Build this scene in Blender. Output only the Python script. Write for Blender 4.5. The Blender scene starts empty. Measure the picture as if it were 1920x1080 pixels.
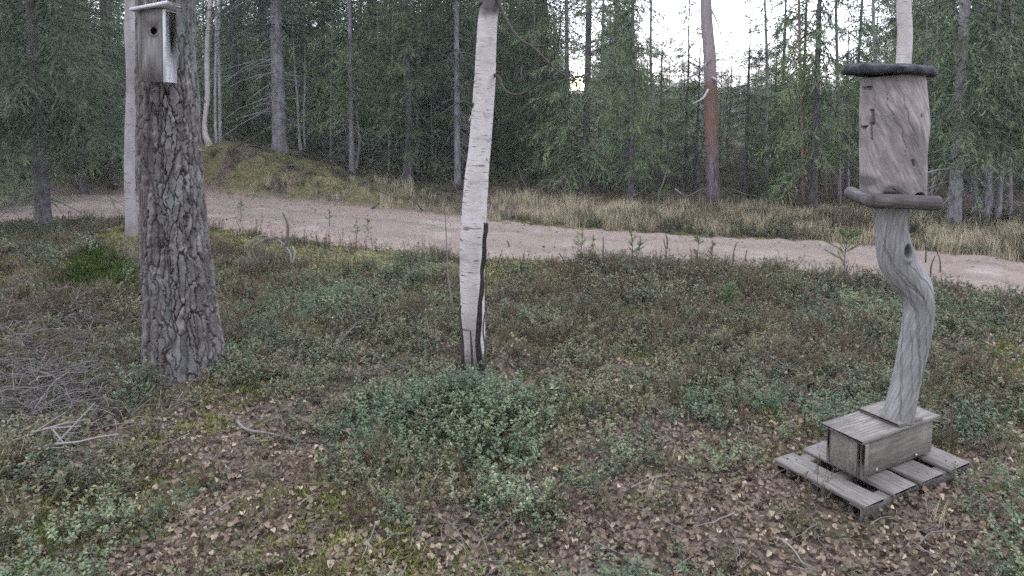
import bpy, math, random
import numpy as np
from mathutils import Vector, Matrix
R = math.radians
rng = np.random.default_rng(11)
random.seed(5)
S = bpy.context.scene
COL = S.collection

# ------------------------------------------------------------------ camera
F = 1350.0; CAM_H = 2.1; PITCH = math.radians(5.0); V0 = 190 + F * math.tan(PITCH)   # slight tilt, rest of the view taken by lens shift
cd = bpy.data.cameras.new('camera'); cam = bpy.data.objects.new('camera', cd); COL.objects.link(cam)
cam.location = (0, 0, CAM_H); cam.rotation_euler = (math.pi / 2 - PITCH, 0, 0)
cd.sensor_width = 36; cd.lens = 36 * F / 1920; cd.shift_y = -(540 - V0) / 1920; cd.clip_start = 0.05; cd.clip_end = 3000
S.camera = cam
cp, sp_ = math.cos(PITCH), math.sin(PITCH)
def ray(u, v):
    a = (u - 960) / F; b = -(v - V0) / F
    return np.array([a, cp + b * sp_, -sp_ + b * cp])
def PY(u, v, Y):
    d = ray(u, v); return np.array([0, 0, CAM_H]) + d * (Y / d[1])
def PZ(u, v, z):
    d = ray(u, v); return np.array([0, 0, CAM_H]) + d * ((z - CAM_H) / d[2])
def ZV(Y, v):
    d = ray(960, v); return CAM_H + d[2] / d[1] * Y
def depth(p): return p[1] * cp - (p[2] - CAM_H) * sp_

# ------------------------------------------------------------------ light
SUN = ray(1085, 155); SUN = SUN / np.linalg.norm(SUN)
sun_el = math.asin(SUN[2]); sun_az = math.atan2(SUN[0], SUN[1])
EXPOSURE = 1.45; HAZE = .0008
W = bpy.data.worlds.new('World'); S.world = W; W.use_nodes = True
nt = W.node_tree; nt.nodes.clear()
def nn(tree, t, **k):
    n = tree.nodes.new(t)
    for a, b in k.items():
        setattr(n, a, b)
    return n
sky = nn(nt, 'ShaderNodeTexSky', sky_type='NISHITA', sun_disc=False, sun_elevation=max(sun_el, R(2.0)), sun_rotation=sun_az, altitude=150, air_density=1.0, dust_density=0.2, ozone_density=1.5)
bg1 = nn(nt, 'ShaderNodeBackground'); bg1.inputs['Strength'].default_value = 0.05
nt.links.new(sky.outputs[0], bg1.inputs[0])
# thin high overcast that veils the sky, a little uneven
tcw = nn(nt, 'ShaderNodeTexCoord'); nz = nn(nt, 'ShaderNodeTexNoise'); nz.inputs['Scale'].default_value = 2.2; nz.inputs['Detail'].default_value = 4
nt.links.new(tcw.outputs['Generated'], nz.inputs['Vector'])
cr = nn(nt, 'ShaderNodeValToRGB'); cr.color_ramp.elements[0].position = .3; cr.color_ramp.elements[1].position = .75
cr.color_ramp.elements[0].color = (.72, .79, 1.0, 1); cr.color_ramp.elements[1].color = (.93, .94, 1.0, 1)
nt.links.new(nz.outputs['Fac'], cr.inputs[0])
dg_ = nn(nt, 'ShaderNodeVectorMath', operation='DOT_PRODUCT'); dg_.inputs[1].default_value = (SUN[0], SUN[1], .45)
nt.links.new(tcw.outputs['Generated'], dg_.inputs[0])
mg = nn(nt, 'ShaderNodeMapRange'); mg.inputs['From Min'].default_value = -1.0; mg.inputs['From Max'].default_value = 1.1; mg.inputs['To Min'].default_value = .55; mg.inputs['To Max'].default_value = 2.1
nt.links.new(dg_.outputs['Value'], mg.inputs['Value'])
bg2 = nn(nt, 'ShaderNodeBackground'); nt.links.new(mg.outputs[0], bg2.inputs['Strength'])
nt.links.new(cr.outputs[0], bg2.inputs[0])
# the low sun behind the veil: a small warm disc with a soft edge
dp = nn(nt, 'ShaderNodeVectorMath', operation='DOT_PRODUCT'); dp.inputs[1].default_value = tuple(SUN)
nt.links.new(tcw.outputs['Generated'], dp.inputs[0])
mr = nn(nt, 'ShaderNodeMapRange'); mr.inputs['From Min'].default_value = math.cos(R(.75)); mr.inputs['From Max'].default_value = math.cos(R(.4))
nt.links.new(dp.outputs['Value'], mr.inputs['Value'])
bg3 = nn(nt, 'ShaderNodeBackground'); bg3.inputs['Color'].default_value = (1, .72, .40, 1)
ml = nn(nt, 'ShaderNodeMath', operation='MULTIPLY'); ml.inputs[1].default_value = 14.0
nt.links.new(mr.outputs[0], ml.inputs[0]); nt.links.new(ml.outputs[0], bg3.inputs['Strength'])
a1 = nn(nt, 'ShaderNodeAddShader'); a2 = nn(nt, 'ShaderNodeAddShader'); wo = nn(nt, 'ShaderNodeOutputWorld')
nt.links.new(bg1.outputs[0], a1.inputs[0]); nt.links.new(bg2.outputs[0], a1.inputs[1])
nt.links.new(a1.outputs[0], a2.inputs[0]); nt.links.new(bg3.outputs[0], a2.inputs[1]); nt.links.new(a2.outputs[0], wo.inputs[0])
sd = bpy.data.lights.new('sun', 'SUN'); sd.energy = 0.5; sd.angle = R(6); sd.color = (1, .8, .6)
so = bpy.data.objects.new('sun', sd); COL.objects.link(so); so.location = (20, 60, 30)
so.rotation_euler = Vector(tuple(SUN)).to_track_quat('Z', 'Y').to_euler()
S.view_settings.view_transform = 'Standard'; S.view_settings.look = 'None'; S.view_settings.gamma = 1
S.view_settings.use_curve_mapping = False; S.view_settings.exposure = EXPOSURE
S.render.engine = 'CYCLES'
S.cycles.max_bounces = 5; S.cycles.diffuse_bounces = 3; S.cycles.glossy_bounces = 2; S.cycles.transmission_bounces = 2; S.cycles.volume_bounces = 0
S.cycles.use_denoising = False

# ------------------------------------------------------------------ helpers
def hash2(ix, iy, s):
    h = (ix.astype(np.int64) * 374761393 + iy.astype(np.int64) * 668265263 + int(s) * 1442695041) & 0xFFFFFFFF
    h = ((h ^ (h >> 13)) * 1274126177) & 0xFFFFFFFF
    h = ((h ^ (h >> 16)) * 2246822519) & 0xFFFFFFFF
    return ((h ^ (h >> 15)) & 0xFFFFFF) / 16777215.0
def vnoise(x, y, s=0):
    x = np.asarray(x, float); y = np.asarray(y, float)
    ix = np.floor(x); iy = np.floor(y); fx = x - ix; fy = y - iy
    fx = fx * fx * (3 - 2 * fx); fy = fy * fy * (3 - 2 * fy)
    a = hash2(ix, iy, s); b = hash2(ix + 1, iy, s); c = hash2(ix, iy + 1, s); d = hash2(ix + 1, iy + 1, s)
    return (a * (1 - fx) + b * fx) * (1 - fy) + (c * (1 - fx) + d * fx) * fy
def vnoise_p(x, y, px, s=0):
    ix = np.floor(x); iy = np.floor(y); fx = x - ix; fy = y - iy; fx = fx * fx * (3 - 2 * fx); fy = fy * fy * (3 - 2 * fy); i0 = np.mod(ix, px); i1 = np.mod(ix + 1, px)
    a = hash2(i0, iy, s); b = hash2(i1, iy, s); c = hash2(i0, iy + 1, s); d = hash2(i1, iy + 1, s)
    return (a * (1 - fx) + b * fx) * (1 - fy) + (c * (1 - fx) + d * fx) * fy
def fbm_p(A, y, n, s=0, o=3):
    """noise round a trunk: n cells round the circle"""
    t = 0; a = .5; u = np.mod(A, 2 * np.pi) / (2 * np.pi)
    for k in range(o): t = t + a * vnoise_p(u * n * 2 ** k, y * 2 ** k, n * 2 ** k, s + k * 5); a *= .5
    return t / (1 - .5 ** o)
def fbm(x, y, s=0, o=4):
    t = 0; a = .5
    for k in range(o):
        t = t + a * vnoise(np.asarray(x) * 2 ** k, np.asarray(y) * 2 ** k, s + k * 7); a *= .5
    return t / (1 - .5 ** o)
def sstep(a, b, x):
    t = np.clip((x - a) / (b - a), 0, 1); return t * t * (3 - 2 * t)

def mesh(name, V, Fs, attrs=None, smooth=False):
    """V (n,3); Fs: list of (m,k) arrays"""
    me = bpy.data.meshes.new(name)
    V = np.asarray(V, np.float32); me.vertices.add(len(V)); me.vertices.foreach_set('co', V.ravel())
    if not isinstance(Fs, list): Fs = [Fs]
    Fs = [np.asarray(f, np.int32) for f in Fs if len(f)]
    nl = sum(f.size for f in Fs); npoly = sum(len(f) for f in Fs)
    me.loops.add(nl); me.polygons.add(npoly)
    me.loops.foreach_set('vertex_index', np.concatenate([f.ravel() for f in Fs]))
    tot = np.concatenate([np.full(len(f), f.shape[1], np.int32) for f in Fs])
    me.polygons.foreach_set('loop_start', np.concatenate([[0], np.cumsum(tot)[:-1]]).astype(np.int32))
    me.update(calc_edges=True)
    if smooth: me.polygons.foreach_set('use_smooth', np.ones(npoly, bool))
    for k, a in (attrs or {}).items():
        a = np.asarray(a, np.float32)
        if a.ndim == 1:
            at = me.attributes.new(k, 'FLOAT', 'POINT'); at.data.foreach_set('value', a)
        else:
            at = me.attributes.new(k, 'FLOAT_VECTOR', 'POINT'); at.data.foreach_set('vector', a.ravel())
    return me
def obj(name, me, mat=None, parent=None, loc=None):
    o = bpy.data.objects.new(name, me); COL.objects.link(o)
    if mat and not me.materials: me.materials.append(mat)
    if parent: o.parent = parent
    if loc is not None: o.location = tuple(loc)
    return o
def tag(o, label=None, cat=None, group=None, kind=None):
    if label: o['label'] = label
    if cat: o['category'] = cat
    if group: o['group'] = group
    if kind: o['kind'] = kind
    return o
def empty(name, loc, label, cat, group=None):
    o = bpy.data.objects.new(name, None); COL.objects.link(o); o.location = tuple(loc); o.empty_display_size = .1
    return tag(o, label, cat, group)
class MB:
    def __init__(s): s.V = []; s.F = {}; s.n = 0; s.A = {}
    def add(s, V, Fs, **at):
        V = np.asarray(V, float); m = len(V)
        for f in (Fs if isinstance(Fs, list) else [Fs]):
            f = np.asarray(f, np.int32)
            if len(f): s.F.setdefault(f.shape[1], []).append(f + s.n)
        s.V.append(V)
        for k in set(s.A) | set(at):
            L = s.A.setdefault(k, [])
            have = sum(len(q) for q in L)
            if have < s.n: L.append(np.zeros((s.n - have,) + (np.shape(at[k])[1:] if k in at and np.ndim(at[k]) > 1 else ())))
            if k in at:
                a = at[k]
                L.append(np.full(m, float(a)) if np.ndim(a) == 0 else np.asarray(a, float))
        s.n += m; return s
    def mesh(s, name, smooth=False):
        at = {}
        for k, L in s.A.items():
            a = np.concatenate(L)
            if len(a) < s.n: a = np.concatenate([a, np.zeros((s.n - len(a),) + a.shape[1:])])
            at[k] = a
        return mesh(name, np.concatenate(s.V), [np.concatenate(v) for v in s.F.values()], at, smooth)

def tube_data(P, rad, nseg=8, disp=None, cap=True, twist=0.0):
    P = np.asarray(P, float); n = len(P); rad = np.broadcast_to(np.asarray(rad, float), (n,))
    T = np.gradient(P, axis=0); T /= np.linalg.norm(T, axis=1)[:, None] + 1e-9
    ref = np.array([1.0, 0, 0]) if abs(T[0][0]) < .9 else np.array([0, 0, 1.0])
    U = np.zeros_like(P); u = ref - T[0] * ref.dot(T[0]); U[0] = u / np.linalg.norm(u)
    for i in range(1, n):
        u = U[i - 1] - T[i] * U[i - 1].dot(T[i]); U[i] = u / np.linalg.norm(u)
    B = np.cross(T, U)
    s = np.concatenate([[0], np.cumsum(np.linalg.norm(np.diff(P, axis=0), axis=1))])
    a = np.arange(nseg) / nseg * 2 * np.pi
    A, SS = np.meshgrid(a, s); rr = np.repeat(rad[:, None], nseg, 1)
    if disp is not None: rr = rr + disp(A, SS, rr)
    V = P[:, None, :] + rr[..., None] * (np.cos(A)[..., None] * U[:, None, :] + np.sin(A)[..., None] * B[:, None, :])
    r0 = float(np.mean(rad))
    tw = A + SS * twist
    tc = np.stack([np.cos(tw) * r0, np.sin(tw) * r0, SS], -1).reshape(-1, 3)
    i = np.arange(n - 1)[:, None] * nseg; j = np.arange(nseg)[None, :]; j2 = (j + 1) % nseg
    Q = np.stack([i + j, i + j2, i + nseg + j2, i + nseg + j], -1).reshape(-1, 4)
    V = V.reshape(-1, 3); Fs = [Q]
    if cap:
        c0, c1 = len(V), len(V) + 1
        V = np.concatenate([V, P[:1], P[-1:]]); tc = np.concatenate([tc, [[0, 0, 0]], [[0, 0, s[-1]]]])
        jj = np.arange(nseg); k = (n - 1) * nseg
        Fs.append(np.concatenate([np.stack([(jj + 1) % nseg, jj, np.full(nseg, c0)], -1), np.stack([k + jj, k + (jj + 1) % nseg, np.full(nseg, c1)], -1)]))
    return V, Fs, tc
def addtube(mb, P, rad, nseg=6, rnd=0.0, **k):
    V, Fs, tc = tube_data(P, rad, nseg, **k); mb.add(V, Fs, tc=tc, rnd=rnd)
def spline(pts, n):
    """Catmull-Rom through the rows of pts (any width)"""
    pts = np.asarray(pts, float); m = len(pts)
    Q = np.concatenate([[2 * pts[0] - pts[1]], pts, [2 * pts[-1] - pts[-2]]])
    t = np.linspace(0, m - 1, n); k = np.minimum(t.astype(int), m - 2); f = (t - k)[:, None]
    a, b, c, d = Q[k], Q[k + 1], Q[k + 2], Q[k + 3]
    return .5 * (2 * b + (c - a) * f + (2 * a - 5 * b + 4 * c - d) * f ** 2 + (3 * b - a - 3 * c + d) * f ** 3)
def box_data(lx, ly, lz, bev=.004, c=(0, 0, 0), wob=0.0, nx=1):
    """bevelled box, long edges subdivided nx times along x"""
    xs = np.linspace(-lx / 2, lx / 2, nx + 1)
    prof = []
    b = bev
    for (sy, sz) in ((-1, -1), (1, -1), (1, 1), (-1, 1)):
        if (sy, sz) in ((-1, -1), (1, 1)): prof += [(sy * (ly / 2), sz * (lz / 2 - b)), (sy * (ly / 2 - b), sz * (lz / 2))]
        else: prof += [(sy * (ly / 2 - b), sz * (lz / 2)), (sy * (ly / 2), sz * (lz / 2 - b))]
    prof = np.array(prof); m = len(prof); V = []
    rows = [(-lx / 2, 1 - 2 * b / max(min(ly, lz), 1e-6))] + [(x, 1) for x in xs] + [(lx / 2, 1 - 2 * b / max(min(ly, lz), 1e-6))]
    rows[1] = (-lx / 2 + b, 1); rows[-2] = (lx / 2 - b, 1)
    for x, k in rows:
        p = prof.copy(); p[:, 0] = np.sign(p[:, 0]) * (np.abs(p[:, 0]) - (b if k != 1 else 0)); p[:, 1] = np.sign(p[:, 1]) * (np.abs(p[:, 1]) - (b if k != 1 else 0))
        j = (rng.random((m, 2)) - .5) * wob
        V.append(np.concatenate([np.full((m, 1), x), p + j], 1))
    n = len(rows); V = np.concatenate(V)
    i = np.arange(n - 1)[:, None] * m; j = np.arange(m)[None, :]
    Q = np.stack([i + j, i + m + j, i + m + (j + 1) % m, i + (j + 1) % m], -1).reshape(-1, 4)[:, ::-1]
    e = [np.arange(m)[None, ::-1], (np.arange(m) + (n - 1) * m)[None, :]]
    V = V + np.array(c)
    return V, [Q[:, ::-1]] + [x[:, ::-1] if False else x for x in e]
def rotz(a):
    c, s = math.cos(a), math.sin(a); return np.array([[c, -s, 0], [s, c, 0], [0, 0, 1.0]])

# ------------------------------------------------------------------ materials
class NT:
    def __init__(s, name, rough=.85, spec=.2):
        s.m = bpy.data.materials.new(name); s.m.use_nodes = True; s.t = s.m.node_tree
        s.b = s.t.nodes['Principled BSDF']; s.b.inputs['Roughness'].default_value = rough
        s.b.inputs['Specular IOR Level'].default_value = spec
    def n(s, t, **k): return nn(s.t, t, **k)
    def l(s, a, b): s.t.links.new(a, b)
    def attr(s, name, out='Fac'):
        a = s.n('ShaderNodeAttribute', attribute_name=name); return a.outputs[out]
    def vec(s, src=None, scale=(1, 1, 1), obj=False):
        mp = s.n('ShaderNodeMapping'); mp.inputs['Scale'].default_value = scale
        if src is None:
            g = s.n('ShaderNodeNewGeometry') if not obj else s.n('ShaderNodeTexCoord')
            src = g.outputs['Position'] if not obj else g.outputs['Object']
        s.l(src, mp.inputs[0]); return mp.outputs[0]
    def noise(s, v, scale, detail=4, rough=.55, dist=0):
        n = s.n('ShaderNodeTexNoise'); s.l(v, n.inputs['Vector']); n.inputs['Scale'].default_value = scale
        n.inputs['Detail'].default_value = detail; n.inputs['Roughness'].default_value = rough; n.inputs['Distortion'].default_value = dist
        return n.outputs['Fac']
    def ramp(s, f, stops):
        r = s.n('ShaderNodeValToRGB'); e = r.color_ramp.elements
        while len(e) < len(stops): e.new(.5)
        for q, (p, c) in zip(e, stops):
            q.position = p; q.color = (*c, 1) if len(c) == 3 else c
        s.l(f, r.inputs[0]); return r.outputs[0]
    def mix(s, f, a, b, mode='MIX'):
        m = s.n('ShaderNodeMix', data_type='RGBA', blend_type=mode)
        for i, x in ((0, f), (6, a), (7, b)):
            if hasattr(x, 'links'): s.l(x, m.inputs[i])
            elif i == 0: m.inputs[0].default_value = x
            else: m.inputs[i].default_value = (*x, 1)
        return m.outputs[2]
    def math(s, op, a, b=0.0, clamp=False):
        m = s.n('ShaderNodeMath', operation=op, use_clamp=clamp)
        for i, x in ((0, a), (1, b)):
            if hasattr(x, 'links'): s.l(x, m.inputs[i])
            else: m.inputs[i].default_value = x
        return m.outputs[0]
    def rand(s): return s.n('ShaderNodeObjectInfo').outputs['Random']
    def color(s, c): s.l(c, s.b.inputs['Base Color']); return s
    def bump(s, h, dist=.005, strength=.6):
        b = s.n('ShaderNodeBump'); b.inputs['Strength'].default_value = strength; b.inputs['Distance'].default_value = dist
        s.l(h, b.inputs['Height']); s.l(b.outputs[0], s.b.inputs['Normal']); return s

def m_leafy(name, stops, rough=.6, spec=.25, tint=.25, transl=0.0):
    t = NT(name, rough, spec)
    r = t.math('ADD', t.math('MULTIPLY', t.attr('rnd'), .6), t.math('MULTIPLY', t.rand(), .4))
    c = t.ramp(r, stops)
    v = t.vec(); nz = t.noise(v, .9, 3)
    c = t.mix(t.math('MULTIPLY', nz, tint), c, t.mix(1.0, c, (1.5, 1.3, .8), 'MULTIPLY'))
    t.color(c)
    if transl:
        tr = t.n('ShaderNodeBsdfTranslucent'); t.l(c, tr.inputs[0]); mx = t.n('ShaderNodeMixShader'); mx.inputs[0].default_value = transl
        o = t.t.nodes['Material Output']; t.l(t.b.outputs[0], mx.inputs[1]); t.l(tr.outputs[0], mx.inputs[2]); t.l(mx.outputs[0], o.inputs[0])
    return t.m
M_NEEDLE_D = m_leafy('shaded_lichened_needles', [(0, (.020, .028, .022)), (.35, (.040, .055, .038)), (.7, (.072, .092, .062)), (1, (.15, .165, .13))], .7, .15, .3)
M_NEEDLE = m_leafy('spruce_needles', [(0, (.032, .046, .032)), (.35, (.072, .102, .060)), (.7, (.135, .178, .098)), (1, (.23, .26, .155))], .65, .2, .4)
M_NEEDLE_FAR = m_leafy('far_spruce_needles', [(0, (.025, .042, .028)), (1, (.07, .10, .05))], .7, .1, .3)
M_LING = m_leafy('lingonberry_leaves', [(0, (.022, .032, .018)), (.35, (.055, .085, .042)), (.55, (.13, .095, .065)), (.75, (.12, .155, .075)), (1, (.27, .29, .19))], .5, .28, .3, .12)
M_BILB = m_leafy('bilberry_leaves', [(0, (.022, .035, .02)), (.35, (.06, .10, .055)), (.7, (.14, .175, .095)), (1, (.31, .35, .22))], .5, .3, .2, .2)
M_HEATH = m_leafy('heather_twigs', [(0, (.04, .028, .024)), (.4, (.12, .085, .065)), (.7, (.12, .125, .07)), (1, (.36, .30, .25))], .8, .1, .3)
M_MOSS = m_leafy('moss', [(0, (.04, .05, .015)), (.5, (.13, .15, .04)), (1, (.32, .31, .11))], .85, .1, .3)
M_YMOSS = m_leafy('yellow_moss', [(0, (.12, .125, .06)), (.5, (.23, .225, .115)), (1, (.40, .375, .25))], .85, .1, .2)
M_LEAF = m_leafy('fallen_birch_leaf', [(0, (.05, .033, .027)), (.35, (.12, .087, .062)), (.6, (.20, .152, .108)), (.8, (.29, .235, .17)), (.93, (.36, .30, .22)), (1, (.46, .41, .36))], .65, .25, .15, .1)
M_GRASS = m_leafy('dry_grass', [(0, (.20, .18, .10)), (.5, (.40, .34, .24)), (1, (.62, .55, .43))], .7, .15, .1, .2)
M_GGRASS = m_leafy('green_grass', [(0, (.06, .09, .02)), (1, (.15, .19, .05))], .7, .15, .1, .2)
M_TWIG = m_leafy('grey_twigs', [(0, (.05, .042, .04)), (.5, (.125, .11, .106)), (1, (.27, .25, .245))], .85, .1, .1)
M_BRUSH = m_leafy('brushwood_bark', [(0, (.035, .029, .029)), (.5, (.09, .078, .078)), (1, (.20, .182, .182))], .85, .1, .1)
M_DTWIG = m_leafy('dark_twigs', [(0, (.03, .024, .022)), (1, (.08, .065, .055))], .8, .2, .1)
M_PINEN = m_leafy('young_pine_needles', [(0, (.06, .10, .035)), (1, (.15, .20, .08))], .6, .2, .2, .1)

def m_ground():
    t = NT('forest_floor', .95, .1); v = t.vec()
    n1 = t.noise(v, 2.2, 6, .6); n2 = t.noise(v, 14, 5, .65); n3 = t.noise(v, 60, 4, .7)
    vo = t.n('ShaderNodeTexVoronoi'); vo.inputs['Scale'].default_value = 42; vo.inputs['Randomness'].default_value = 1
    vm = t.n('ShaderNodeVectorMath', operation='ADD'); vn = t.n('ShaderNodeTexNoise'); vn.inputs['Scale'].default_value = 30; t.l(v, vn.inputs['Vector'])
    vs = t.n('ShaderNodeVectorMath', operation='SCALE'); vs.inputs['Scale'].default_value = .02; t.l(vn.outputs['Color'], vs.inputs[0]); t.l(v, vm.inputs[0]); t.l(vs.outputs[0], vm.inputs[1]); t.l(vm.outputs[0], vo.inputs['Vector'])
    sc_ = t.n('ShaderNodeSeparateColor'); t.l(vo.outputs['Color'], sc_.inputs[0]); vd = vo.outputs['Distance']
    lit = t.ramp(sc_.outputs[0], [(.0, (.03, .022, .018)), (.35, (.085, .06, .05)), (.65, (.15, .108, .09)), (.9, (.24, .185, .155))])
    base = t.ramp(n2, [(.3, (.025, .019, .015)), (.5, (.07, .052, .042)), (.62, (.075, .07, .04)), (.8, (.20, .155, .13))])
    base = t.mix(.75, base, lit)
    gr = t.ramp(n2, [(.3, (.03, .035, .015)), (.6, (.07, .085, .03)), (.8, (.12, .12, .06))])
    c = t.mix(t.math('MULTIPLY', t.ramp(n1, [(.48, (0, 0, 0)), (.64, (1, 1, 1))]), .6), base, gr)
    c = t.mix(t.math('MULTIPLY', t.attr('yel'), .9), c, t.ramp(n2, [(.3, (.10, .09, .04)), (.55, (.15, .14, .065)), (.7, (.25, .22, .12))]))
    c = t.mix(t.attr('pink'), c, t.ramp(n2, [(.3, (.10, .075, .06)), (.7, (.24, .17, .14))]))
    c = t.mix(t.attr('sand'), c, t.ramp(n2, [(.25, (.20, .15, .125)), (.7, (.36, .28, .24))]))
    t.color(c); t.bump(t.math('ADD', t.math('ADD', n2, t.math('MULTIPLY', n3, .5)), t.math('MULTIPLY', vd, 1.0)), .025, 1.0); return t.m
def m_road():
    t = NT('packed_sand', .9, .2); v = t.vec()
    n1 = t.noise(v, 1.1, 4, .6); n2 = t.noise(v, 9, 6, .7); n3 = t.noise(v, 90, 3, .7)
    vs = t.vec(t.attr('rc', 'Vector'), (.35, 5.0, 1)); st = t.noise(vs, 3.0, 5, .6)
    c = t.ramp(n2, [(.2, (.145, .11, .09)), (.5, (.25, .202, .17)), (.8, (.35, .295, .255))])
    c = t.mix(t.math('MULTIPLY', t.ramp(st, [(.35, (1, 1, 1)), (.6, (0, 0, 0))]), .5), c, (.21, .155, .13))
    c = t.mix(t.ramp(n1, [(.55, (0, 0, 0)), (.75, (.6, .6, .6))]), c, (.42, .37, .35))
    c = t.mix(t.math('MULTIPLY', t.attr('cen'), t.ramp(n2, [(.45, (0, 0, 0)), (.6, (.7, .7, .7))])), c, (.15, .12, .07))
    c = t.mix(t.math('MULTIPLY', t.ramp(n3, [(.40, (1, 1, 1)), (.5, (0, 0, 0))]), .45), c, (.13, .10, .085))
    c = t.mix(t.math('MULTIPLY', t.attr('rut'), t.ramp(n2, [(.3, (.35, .35, .35)), (.6, (.75, .75, .75))])), c, (.165, .122, .103))
    t.color(c); t.bump(t.math('ADD', t.math('ADD', n2, st), t.math('MULTIPLY', n3, .5)), .035, .9); return t.m
def m_bark(name, stops, sc=(1, 1, .25), scale=18, lichen=(.24, .27, .25), lf=.5, bd=.006, top=None, toph=(3, 5)):
    t = NT(name, .9, .12)
    v = t.vec(None, sc, obj=True); n1 = t.noise(v, scale, 5, .65); n2 = t.noise(t.vec(obj=True), 3, 4)
    c = t.ramp(n1, stops)
    c = t.mix(t.math('MULTIPLY', t.ramp(n2, [(.5, (0, 0, 0)), (.65, (1, 1, 1))]), lf), c, lichen)
    if top and len(top) == 3:
        g = t.n('ShaderNodeTexCoord'); sx = t.n('ShaderNodeSeparateXYZ'); t.l(g.outputs['Object'], sx.inputs[0])
        mr = t.n('ShaderNodeMapRange'); mr.inputs['From Min'].default_value = toph[0]; mr.inputs['From Max'].default_value = toph[1]
        t.l(t.math('ADD', sx.outputs[2], t.math('MULTIPLY', n2, 2.0)), mr.inputs[0])
        c = t.mix(mr.outputs[0], c, t.ramp(n1, [(.3, tuple(x * .6 for x in top)), (.7, top)]))
    if top and len(top) == 2:
        g = t.n('ShaderNodeTexCoord'); sx = t.n('ShaderNodeSeparateXYZ'); t.l(g.outputs['Object'], sx.inputs[0]); zn = t.math('ADD', sx.outputs[2], t.math('MULTIPLY', n2, .9))
        for tc_, (a_, b_) in zip(top, toph):
            mr = t.n('ShaderNodeMapRange'); mr.inputs['From Min'].default_value = a_; mr.inputs['From Max'].default_value = b_; t.l(zn, mr.inputs[0])
            c = t.mix(mr.outputs[0], c, t.ramp(n1, [(.3, tuple(x * .65 for x in tc_)), (.7, tc_)]))
    t.color(c); t.bump(n1, bd, .8); return t.m
M_GROUND = m_ground(); M_ROAD = m_road()
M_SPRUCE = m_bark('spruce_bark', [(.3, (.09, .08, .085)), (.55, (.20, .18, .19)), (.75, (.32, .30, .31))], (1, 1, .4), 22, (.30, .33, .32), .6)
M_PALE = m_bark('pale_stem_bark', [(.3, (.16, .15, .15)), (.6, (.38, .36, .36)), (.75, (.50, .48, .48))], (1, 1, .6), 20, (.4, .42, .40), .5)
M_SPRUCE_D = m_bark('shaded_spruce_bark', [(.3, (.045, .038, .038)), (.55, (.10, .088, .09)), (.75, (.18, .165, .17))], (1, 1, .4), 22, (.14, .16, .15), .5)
M_CHAR = m_bark('charred_stick_bark', [(.3, (.012, .010, .009)), (.6, (.03, .025, .023)), (.75, (.07, .06, .055))], (1, 1, .5), 60, (.05, .05, .045), .3)
M_DEAD = m_bark('dead_stem_bark', [(.3, (.12, .07, .055)), (.6, (.26, .16, .13)), (.75, (.34, .24, .2))], (1, 1, .2), 20, (.2, .18, .17), .4)
M_PINEB = m_bark('pine_bark_far', [(.35, (.06, .045, .05)), (.6, (.17, .13, .14)), (.75, (.24, .19, .2))], (1, 1, .25), 16, (.22, .2, .22), .4, .012, ((.21, .125, .10), (.32, .27, .275)), ((1.2, 2.0), (2.7, 3.3)))
def m_pine_near():
    t = NT('pine_bark_plates', .9, .15)
    h = t.attr('hgt'); r = t.attr('rnd'); v = t.vec(t.attr('tc', 'Vector'), (1, 1, .35)); n = t.noise(v, 45, 6, .7); nb = t.noise(v, 6, 3)
    c = t.ramp(t.math('ADD', t.math('MULTIPLY', r, .5), t.math('MULTIPLY', n, .5)), [(.25, (.042, .034, .032)), (.42, (.080, .069, .067)), (.58, (.125, .112, .11)), (.8, (.225, .21, .208))])
    c = t.mix(t.ramp(h, [(.1, (1, 1, 1)), (.8, (0, 0, 0))]), c, (.042, .031, .029))
    c = t.mix(t.math('MULTIPLY', t.ramp(nb, [(.5, (0, 0, 0)), (.68, (1, 1, 1))]), .35), c, (.17, .20, .18))
    t.color(c); t.bump(n, .004, .9); return t.m
M_PINE = m_pine_near()
def m_birch(name='birch_bark', dark=.5, base=((.34, .31, .30), (.52, .485, .475))):
    t = NT(name, .6, .25); tc = t.attr('tc', 'Vector')
    n0 = t.noise(t.vec(tc, (1, 1, .5)), 5, 4); n1 = t.noise(t.vec(tc, (2.2, 2.2, 26)), 5.5, 4, .55); n2 = t.noise(t.vec(tc, (3, 3, 60)), 7, 3); n3 = t.noise(t.vec(tc, (1, 1, 1.6)), 9, 4, .65)
    c = t.ramp(n0, [(.3, base[0]), (.7, base[1])])
    c = t.mix(t.math('MULTIPLY', t.ramp(n2, [(.48, (0, 0, 0)), (.60, (1, 1, 1))]), .5), c, (.29, .23, .21))
    c = t.mix(t.ramp(n1, [(.615, (0, 0, 0)), (.67, (1, 1, 1))]), c, (.08, .065, .06))
    c = t.mix(t.math('MULTIPLY', t.ramp(n3, [(.56, (0, 0, 0)), (.70, (1, 1, 1))]), dark), c, (.17, .15, .14))
    n4 = t.noise(t.vec(tc, (1.6, 1.6, 7)), 4.2, 3, .5); c = t.mix(t.ramp(n4, [(.655, (0, 0, 0)), (.70, (.8, .8, .8))]), c, (.09, .075, .07))
    c = t.mix(t.attr('blk'), c, (.035, .03, .03))
    t.color(c); t.bump(t.math('ADD', n1, n3), .003, .6); return t.m
M_BIRCH = m_birch(); M_BIRCH2 = m_birch('rough_birch_bark', .9, ((.14, .135, .135), (.33, .315, .32)))
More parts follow.
